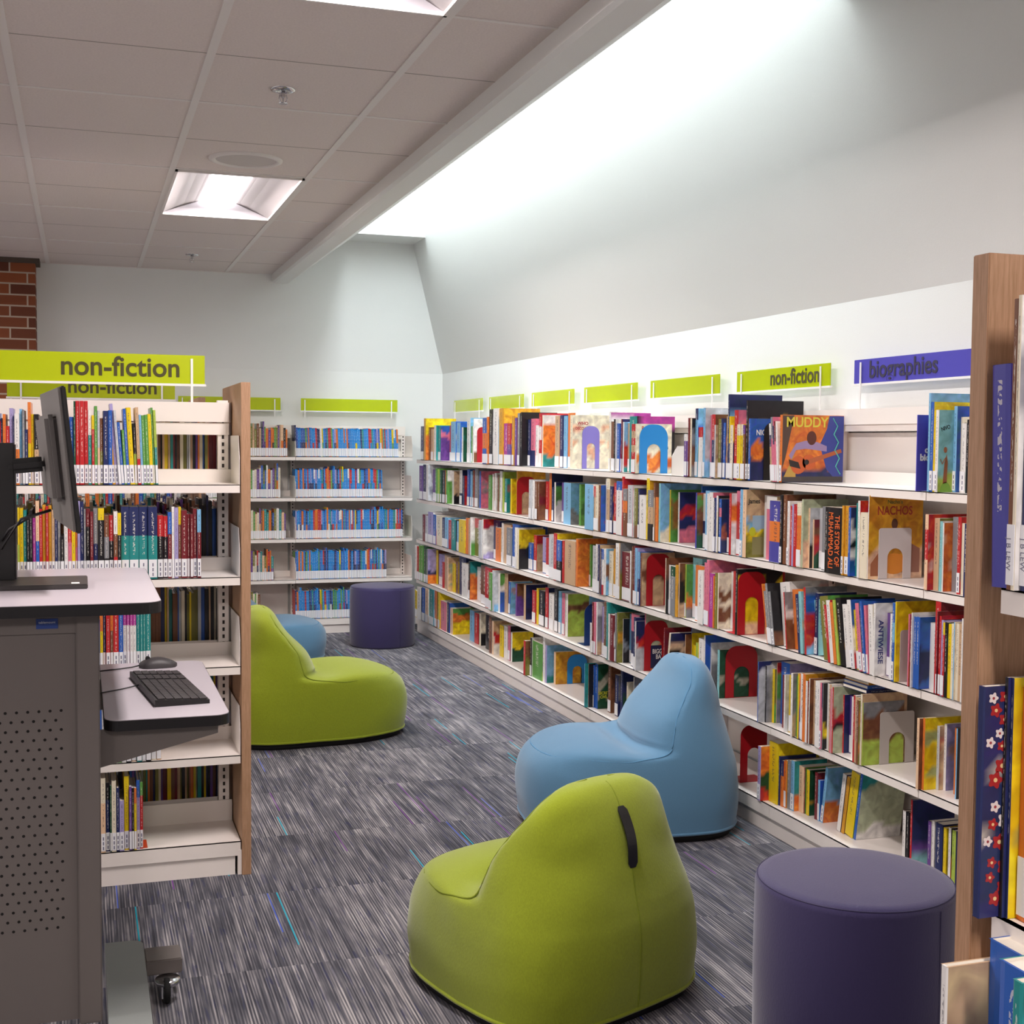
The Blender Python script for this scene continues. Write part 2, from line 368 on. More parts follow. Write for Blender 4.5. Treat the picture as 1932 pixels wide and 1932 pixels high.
sign(None, 'shelf_sign', 'blank lime sign on the back wall above the bookcase behind the pouf', 'sign', .768, .095, (1.622, 10.1, 1.715), 0, m_lime, posts=(.03, .05), foot=.05)
sign(None, 'shelf_sign', 'blank lime sign on the back wall partly behind the wood end panel', 'sign', .768, .095, (.697, 10.1, 1.715), 0, m_lime, posts=(.03, .045), foot=.05)
# free-standing double range on the left and the one behind it
LZ = [1.333, 1.021, .717, .412]
def double_range(y, label, behind):
    t = thing('free_standing_bookcase', label, 'bookcase', (-.407, y, 0), 0)
    for face in (0, 1):
        M = Matrix.Identity(4) if face == 0 else Matrix.Translation((B, .58, 0)) @ Matrix.Rotation(math.pi, 4, 'Z')
        for z in LZ:
            s = shelf(t, B, .265, z, (1, 1))
            if face: 
                s.data.transform(M)
                for c in s.children: c.data.transform(M)
        b = MB().box(.002, B - .002, 0, .265, .112, .115, M).box(.002, B - .002, 0, .004, .066, .115, M).box(.002, B - .002, .262, .265, .115, .19, M); b.build('shelf', m_white, t)
        MB().box(.0, B - .02, .006, .28, 0, .0655, M).build('plinth', m_white, t)
        MB().box(.0, B - .01, .262, .285, 1.50, 1.542, M).box(0, B - .01, .255, .29, 1.545, 1.614, M).build('canopy', m_white, t)
    for x in (0, B - .03):
        upright(t, x, .268, 1.622, .036)
    MB().box(B - .012, B + .001, -.001, .03, 0, .085).build('base_corner', m_white, t)
    return t
double_range(4.425, 'free-standing white steel bookcase behind the computer workstation', False)
double_range(6.10, 'second white bookcase range mostly hidden behind the first one', True)
def end_panel(loc, w, d, h, lab):
    return tag(MB().box(0, w, 0, d, 0, h, bev=.0012).build('wood_end_panel', m_wood), lab, 'end panel')
p = end_panel(None, .031, .60, 1.676, 'wood end panel on the bookcase behind the computer workstation'); p.location = (.509, 4.415, 0)
p = end_panel(None, .031, .60, 1.676, 'far wood end panel, only its top edge showing behind the first range'); p.location = (.509, 6.08, 0)
sign(None, 'range_sign', 'large lime sign reading non-fiction behind the black monitor', 'sign', .745, .10, (-.329, 4.70, 1.678), 0, m_lime, 'non-fiction', .462, .094, m_letter, (.06, .045), foot=.07, sxx=.97)
sign(None, 'range_sign', 'lime non-fiction sign half hidden under the larger front one', 'sign', .745, .10, (-.32, 6.37, 1.672), 0, m_lime, 'non-fiction', .463, .095, m_letter, (.06, .06), foot=.06, sxx=.97)
# near range at the right edge: shelves face -X
p = tag(MB().box(.86, 1.46, 1.087, 1.112, 0, 1.676, bev=.001).build('wood_end_panel', m_wood), 'large wood end panel close to the camera at the right edge', 'end panel')
t = thing('near_bookcase', 'white bookcase at the right edge, mostly outside the photo', 'bookcase', (.872, 1.072, 0), ROT_R)
for z in (1.343, 1.012, .70, .39): shelf(t, .914, .27, z, (0, 0), .0265)
MB().box(0, .9, .006, .28, 0, .0655).build('plinth', m_white, t)
upright(t, .015, .268, 1.6)

# ---------------------------------------------------------------- bean bag lounge chairs
def lerp_prof(tab, s):
    """smooth interpolation through (s, y, ...) rows"""
    n = len(tab)
    for i in range(n - 1):
        if s <= tab[i + 1][0] or i == n - 2:
            a, b = tab[i], tab[i + 1]; p = tab[i - 1] if i else a; q = tab[i + 2] if i + 2 < n else b
            u = (s - a[0]) / (b[0] - a[0]); o = []
            for k in range(1, len(a)):
                m0 = (b[k] - p[k]) / max(1e-6, b[0] - p[0]) * (b[0] - a[0]); m1 = (q[k] - a[k]) / max(1e-6, q[0] - a[0]) * (b[0] - a[0])
                u2, u3 = u * u, u * u * u
                o.append((2 * u3 - 3 * u2 + 1) * a[k] + (u3 - 2 * u2 + u) * m0 + (-2 * u3 + 3 * u2) * b[k] + (u3 - u2) * m1)
            return o
#        s     z    front  back   halfwidth  exponent
PROF = [(0, .030, .392, .385, .348, 2.9), (.05, .045, .396, .388, .350, 2.9), (.15, .13, .408, .394, .354, 2.8), (.27, .215, .406, .394, .350, 2.8), (.35, .275, .388, .390, .343, 2.7),
        (.40, .305, .350, .385, .337, 2.6), (.44, .318, .275, .3825, .3342, 2.5), (.49, .326, .160, .381, .3323, 2.5), (.53, .334, .060, .3795, .3303, 2.4), (.57, .352, -.006, .3755, .3255, 2.4),
        (.62, .40, -.045, .364, .311, 2.3), (.70, .470, -.085, .347, .287, 2.3), (.78, .540, -.120, .330, .256, 2.2), (.86, .600, -.150, .308, .218, 2.1), (.92, .638, -.168, .288, .174, 2.05), (.97, .664, -.190, .262, .108, 2.0), (1.0, .672, -.214, .228, .004, 2.0)]
def chair_mesh(seed, hs=1.0, wrinkle=1.0):
    NS, NA = 84, 88; bm = bmesh.new(); rings = []; rnd = random.Random(seed); off = rnd.uniform(0, 50)
    def pt(s, a):
        z, f, bk, w, e = lerp_prof(PROF, s)
        e = 2.9 - .75 * smooth01((z - .08) / .5)
        ca, sa = math.cos(a), math.sin(a)        # a=0 : +y front
        r = 2 / e
        yy = math.copysign(abs(ca) ** r, ca); xx = math.copysign(abs(sa) ** r, sa)
        cy = -.14 - .08 * smooth01((z - .45) / .2)
        y = cy + yy * (f - cy if ca > 0 else bk + cy); x = xx * w
        # seat: puffed cushion with a soft crease against the backrest
        if s > .34 and y > -.06 and s < .60:
            u = smooth01((y + .05) / .14) * smooth01((s - .34) / .08)
            z += u * .040 * math.exp(-((y - .17) / .16) ** 2) * (1 - (x / .40) ** 2)
            z -= .022 * math.exp(-((y - .03) / .045) ** 2) * max(0, 1 - (x / .27) ** 2)
        # belly of the backrest
        if s > .58 and ca > 0: y += .035 * math.exp(-((s - .66) / .09) ** 2) * ca
        # gathers along the side seam of the backrest and corners of the seat
        dseam = abs(abs(a) - 1.25)
        if s > .55: 
            g = math.exp(-(dseam / .16) ** 2) * wrinkle
            q_ = math.sin(s * 95 + 5 * noise.noise((x * 5, off, s * 7))); y += .0042 * g * q_; x -= math.copysign(.0028 * g * (1 + q_), x)
        n1 = noise.noise((x * 5 + off, y * 5, z * 5)) * .006 + noise.noise((x * 16 + off, y * 16, z * 12)) * .0022 * wrinkle
        v = Vector((x, y, z * hs)); d = Vector((x, y + .0, (z - .3) * .6)).normalized()
        return v + d * n1
    for i in range(NS + 1):
        s = i / NS
        rings.append([bm.verts.new(pt(s, -math.pi + 2 * math.pi * k / NA)) for k in range(NA)])
    for A, Bq in zip(rings, rings[1:]):
        for k in range(NA): bm.faces.new((A[k], A[(k + 1) % NA], Bq[(k + 1) % NA], Bq[k]))
    bm.faces.new(rings[0][::-1]); bm.faces.new(rings[-1])
    return bm, pt
def bean_chair(label, loc, rz, m, ms, seed, hs=1.0, handle=True, sc=1.0, ln=1.0):
    t = thing('bean_bag_chair', label, 'bean bag chair', loc, rz, None); t.scale = (sc, sc * ln, sc)
    bm, pt = chair_mesh(seed, hs); b = MB(); b.bm.free(); b.bm = bm
    b.build('cushion_body', m, t, True)
    # base pad
    base = [pt(.0, -math.pi + 2 * math.pi * k / 48) for k in range(48)]
    q = MB(); A = [q.bm.verts.new((v.x * .965, v.y * .965, 0)) for v in base]; Bq = [q.bm.verts.new((v.x * .985, v.y * .985, .036)) for v in base]
    for k in range(48): q.bm.faces.new((A[k], A[(k + 1) % 48], Bq[(k + 1) % 48], Bq[k]))
    q.bm.faces.new(A); q.bm.faces.new(Bq); q.build('base_pad', m_base, t, True)
    MB().tube([pt(.02, -math.pi + 2 * math.pi * k / 72) * 1.0 for k in range(72)], .0065, 6, closed=True).build('bottom_piping', m, t, True)
    # seat seam: round the front, then up both sides of the backrest
    path = []
    for k in range(0, 26): 
        u = k / 25; path.append(pt(.99 - u * .42, -1.25))
    for k in range(1, 12): u = k / 11; path.append(pt(.57 - u * .175, -1.25))
    for k in range(1, 30): u = k / 29; path.append(pt(.395, -1.25 + 2.5 * u))
    for k in range(1, 12): u = k / 11; path.append(pt(.395 + u * .175, 1.25))
    for k in range(1, 26): u = k / 25; path.append(pt(.57 + u * .42, 1.25))
    for _ in range(4): path = [path[0]] + [(path[i - 1] + path[i] * 2 + path[i + 1]) / 4 for i in range(1, len(path) - 1)] + [path[-1]]
    MB().tube(path, .0028, 6).build('seam', ms, t, True)
    MB().tube([pt(.03 + .95 * k / 40, math.pi) * 1.0 + Vector((0, -.0004, 0)) for k in range(41)], .0016, 6).build('seam', ms, t, True)
    # carrying strap
    if handle:
        q = MB(); w = .0165; rows = []
        for k in range(15):
            u = k / 14; s = .665 + .205 * u; p = pt(s, math.pi); lift = .004 + .012 * math.sin(u * math.pi)
            ww = w * (1 if 0 < k < 14 else .55)
            rows.append([q.bm.verts.new((p.x + dx, p.y - lift - dy, p.z)) for dx, dy in ((-ww, 0), (ww, 0), (ww, .003), (-ww, .003))])
        for A, Bq in zip(rows, rows[1:]):
            for k in range(4): q.bm.faces.new((A[k], A[(k + 1) % 4], Bq[(k + 1) % 4], Bq[k]))
        q.bm.faces.new(rows[0]); q.bm.faces.new(rows[-1]); q.build('carry_strap', m_strap, t)
    return t
def face(dx, dy): return math.atan2(dy, dx) - math.pi / 2
bean_chair('lime green bean bag chair nearest the camera, seen from behind with a black strap', (1.212, 3.33, 0), face(-.36, .93), m_green, m_green_seam, 3, .93, ln=.99, sc=.965)
bean_chair('sky blue bean bag chair beside the wall bookcase, behind the nearest green one', (2.03, 4.66, 0), face(-.98, .12), m_blue, m_blue_seam, 8, .965, ln=1.05)
bean_chair('lime green bean bag chair behind the wood end panel, seat pointing right', (1.10, 6.52, 0), face(1, .05), m_green, m_green_seam, 14, .98, ln=1.18)
bean_chair('far blue bean bag chair mostly hidden behind the green one', (1.18, 8.85, 0), face(1, -.1), m_blue, m_blue_seam, 21, .77, handle=False)
def pouf(label, loc, r=.238, h=.44):
    t = thing('round_pouf', label, 'pouf', loc, 0, None)
    n = [(0, 0.0), (r - .012, .0), (r - .004, .004), (r, .012), (r + .002, h * .5), (r, h - .022), (r - .003, h - .010), (r - .012, h - .002), (r - .03, h + .001), (r * .5, h + .005), (0, h + .006)]
    MB().lathe(n, 72).build('cushion', m_pouf, t, True)
    MB().tube([((r - .0055) * math.cos(a), (r - .0055) * math.sin(a), h - .007) for a in [2 * math.pi * k / 72 for k in range(72)]], .0016, 6, closed=True).build('top_seam', mat('violet_seam', '322C50', .6), t)
    MB().box(-.0008, .0008, -r - .0022, -r + .002, .01, h - .02).build('side_seam', mat('violet_seam', '322C50', .6), t).rotation_euler = (0, 0, .35)
    return t
pouf('violet round pouf at the lower right beside the large wood panel', (1.775, 2.675, 0))
pouf('dark violet round pouf in front of the back wall bookcase', (2.075, 9.22, 0), .236, .435)

# ---------------------------------------------------------------- computer workstation
m_grey = mat('grey_powder_coat', '6E6763', .55); mottle(m_grey, 900, .05, .1)
m_lam = mat('pale_laminate', 'BDB5BC', .35); m_edge = mat('black_edge_band', '121013', .4); m_foot = mat('light_grey_paint', '8E9390', .45)
t = thing('computer_workstation', 'grey perforated sit-stand computer cart at the left edge', 'workstation', (0, 0, 0))
def slab(x0, x1, y0, y1, z0, z1, r, corners):
    """rounded rectangle prism; corners = set of (sx, sy) that are rounded"""
    pts = []
    for (cx, cy, sx_, sy_, a0) in ((x1, y1, 1, 1, 0), (x0, y1, -1, 1, 90), (x0, y0, -1, -1, 180), (x1, y0, 1, -1, 270)):
        if (sx_, sy_) in corners:
            for k in range(9):
                a = math.radians(a0 + 90 * k / 8); pts.append((cx - sx_ * r + r * math.cos(a), cy - sy_ * r + r * math.sin(a)))
        else: pts.append((cx, cy))
    return MB().prism(pts, z0, z1, 'z')
top = slab(-.62, .178, 3.13, 4.00, 1.0735, 1.10, .05, {(1, 1), (1, -1)}).build('worktop', m_edge, t)
slab(-.62, .1765, 3.1315, 3.9985, 1.10, 1.1015, .049, {(1, 1), (1, -1)}).build('laminate', m_lam, top)
# perforated modesty panel facing the camera
pan = MB().box(-.62, -.016, 3.192, 3.196, .10, 1.03).build('side_panel', m_grey, t)
hol = MB()
for r in range(14):
    for c in range(22):
        x = -.05 - c * .0245 - (.012 if r % 2 else 0); z = .845 - r * .0225 - .0
        hol.lathe([(0, 0), (.0036, 0)], 8, M=Matrix.Translation((x, 3.1915, z)) @ Matrix.Rotation(math.pi / 2, 4, 'X'))
for r in range(14, 24):
    for c in range(22):
        x = -.05 - c * .0245 - (.012 if r % 2 else 0); z = .845 - r * .0225
        hol.lathe([(0, 0), (.0036, 0)], 8, M=Matrix.Translation((x, 3.1915, z)) @ Matrix.Rotation(math.pi / 2, 4, 'X'))
hol.build('perforation', mat('hole_shadow', '171413', .9), pan)
MB().box(-.62, .02, 3.186, 3.20, 1.028, 1.072).build('top_rail', m_grey, t)
MB().box(-.016, .037, 3.180, 3.215, .09, 1.072, bev=.003).build('corner_post', m_grey, t)
MB().box(-.017, -.013, 3.19, 3.9, .12, 1.05).build('inner_panel', m_grey, t)
MB().box(-.016, .037, 3.86, 3.89, .09, 1.072, bev=.003).build('corner_post', m_grey, t)
st = MB().box(-.103, -.055, 3.1845, 3.186, 1.040, 1.0635).build('sticker', mat('blue_sticker', '1F3F86', .5), t)
text('tablemount', .008, mat('white_print', 'DDE3EE', .5), st, Matrix.Translation((-.079, 3.1838, 1.055)) @ Matrix.Rotation(math.pi / 2, 4, 'X'), ext=.0002)
slab(.05, .150, 2.6, 3.665, .06, .098, .035, {(1, 1)}).build('foot_rail', m_foot, t)
MB().box(-.55, .05, 2.75, 2.83, .06, .098).build('foot_rail', m_foot, t)
MB().box(.1505, .245, 3.50, 3.60, .058, .098, bev=.003).build('caster_arm', m_grey, t)
cs = thing('caster', None, None); cs.parent = t; cs.name = 'caster'
MB().lathe([(0, .060), (.032, .060), (.034, .052), (.028, .044), (.012, .040), (0, .040)], 28, c=(.205, 3.47)).build('caster_cup', m_chrome, cs, True)
MB().prism([(3.445, .05), (3.495, .05), (3.475, .018), (3.44, .018)], .188, .192, 'x').prism([(3.445, .05), (3.495, .05), (3.475, .018), (3.44, .018)], .212, .216, 'x').build('caster_fork', m_chrome, cs)
MB().lathe([(0, -.008), (.030, -.008), (.033, -.004), (.033, .004), (.030, .008), (0, .008)], 32, M=Matrix.Translation((.202, 3.455, .033)) @ Matrix.Rotation(math.pi / 2, 4, 'Y')).build('caster_wheel', m_base, cs, True)
MB().lathe([(0, -.0095), (.014, -.0095), (.014, .0095), (0, .0095)], 20, M=Matrix.Translation((.202, 3.455, .033)) @ Matrix.Rotation(math.pi / 2, 4, 'Y')).build('wheel_hub', mat('grey_hub', '77787A', .5), cs)
tray = slab(.046, .343, 3.20, 4.02, .785, .81, .04, {(1, 1), (1, -1), (-1, -1)}).build('keyboard_tray', m_edge, t)
slab(.0475, .3415, 3.2015, 4.0185, .81, .8115, .039, {(1, 1), (1, -1), (-1, -1)}).build('laminate', m_lam, tray)
MB().prism([(.03, .784), (.315, .784), (.315, .760), (.03, .690)], 3.235, 3.24).build('tray_bracket', m_grey, t)
MB().prism([(.03, .784), (.315, .784), (.315, .760), (.03, .690)], 3.92, 3.925).build('tray_bracket', m_grey, t)
# monitor
mo = thing('computer_monitor', 'black flat monitor seen edge-on on the grey workstation', 'monitor', (-.095, 3.62, 0), 0)
Mx = Matrix.Translation((.036, 0, 1.435)) @ Matrix.Rotation(math.radians(5.5), 4, 'Z') @ Matrix.Rotation(math.radians(-5.5), 4, 'Y')
MB().box(.0, .012, -.30, .30, -.185, .175, Mx, bev=.003).build('bezel', m_black, mo)
MB().box(.0121, .0128, -.292, .292, -.165, .167, Mx).build('screen', mat('dark_screen', '090A0C', .12), mo)
MB().prism([(-.295, -.18), (.295, -.18), (.295, .172), (-.295, .172)], -.006, .001, 'x', Mx).build('rear_shell', mat('grey_monitor_back', '6B6764', .5), mo)
MB().box(-.035, -.004, -.17, .17, -.11, .11, Mx, bev=.01).build('rear_housing', MATS['grey_monitor_back'], mo)
MB().box(-.125, -.03, -.04, .04, -.034, .004, Mx, bev=.012).build('tilt_arm', m_black, mo)
MB().box(-.145, -.068, -.035, .035, 1.112, 1.47, bev=.004).build('stand_column', m_black, mo)
bs = MB().box(-.165, .108, -.17, .05, 1.1018, 1.114, bev=.002).build('stand_base', mat('dark_grey_base', '3B3736', .4), mo)
MB().box(.068, .088, -.155, -.125, 1.1142, 1.1146).build('white_sticker', m_bright, bs)
MB().tube([(.02, -.12, 1.30), (-.03, -.14, 1.285), (-.08, -.10, 1.25), (-.10, -.05, 1.22)], .004, 8).tube([(.02, -.13, 1.30), (-.05, -.15, 1.28), (-.10, -.08, 1.20)], .003, 8).build('cable', m_black, mo, True)
# keyboard
kb = thing('keyboard', 'black keyboard lying on the lower keyboard tray', 'keyboard', (.215, 3.56, .8116), math.radians(96))
K = Matrix.Rotation(math.radians(3), 4, 'X')
MB().prism([(-.068, .0), (.068, .0), (.068, .018), (-.068, .010)], -.22, .22, 'x').build('case', m_black, kb)
m_key = mat('charcoal_key', '383436', .5)
kk = MB()
for r in range(6):
    y0 = -.062 + r * .0208; z = .011 + (y0 + .068) / .136 * .008
    for c in range(23):
        if c in (15, 19): continue
        x0 = -.214 + c * .0187
        if r == 0 and 3 <= c <= 8: continue
        kk.box(x0, x0 + .0166, y0, y0 + .0178, z - .002, z + .003)
kk.box(-.214 + 3 * .0187, -.214 + 9 * .0187 - .002, -.062, -.0442, .009, .0144)
kk.build('keys', m_key, kb)
MB().tube([(.06, .066, .008), (.06, .085, .004), (.04, .115, .003), (.02, .150, .0028), (-.01, .20, .0028)], .0018, 8).build('cord', m_black, kb, True)
# mouse
ms = thing('computer_mouse', 'black computer mouse behind the keyboard on the tray', 'mouse', (.21, 3.93, .8116), math.radians(6))
bmq = MB(); rings = []
for i in range(13):
    u = i / 12; x = -.055 + .11 * u; hw = .031 * math.sqrt(max(0.0005, 1 - (2 * u - 1) ** 4)); hh = .030 * math.sin(math.pi * min(1, .12 + .82 * u)) ** .7
    rings.append([bmq.bm.verts.new((x, hw * math.cos(math.pi * k / 10), hh * math.sin(math.pi * k / 10) ** .8)) for k in range(11)])
for A, Bq in zip(rings, rings[1:]):
    for k in range(10): bmq.bm.faces.new((A[k], A[k + 1], Bq[k + 1], Bq[k]))
bmq.build('mouse_shell', m_key, ms, True)
MB().lathe([(0, -.003), (.007, -.003), (.007, .003), (0, .003)], 16, M=Matrix.Translation((-.03, 0, .027)) @ Matrix.Rotation(math.pi / 2, 4, 'X')).build('scroll_wheel', m_black, ms)
MB().tube([(-.052, 0, .008), (-.075, .0, .004), (-.11, -.01, .003), (-.17, -.025, .0025)], .002, 8).build('cord', m_black, ms, True)
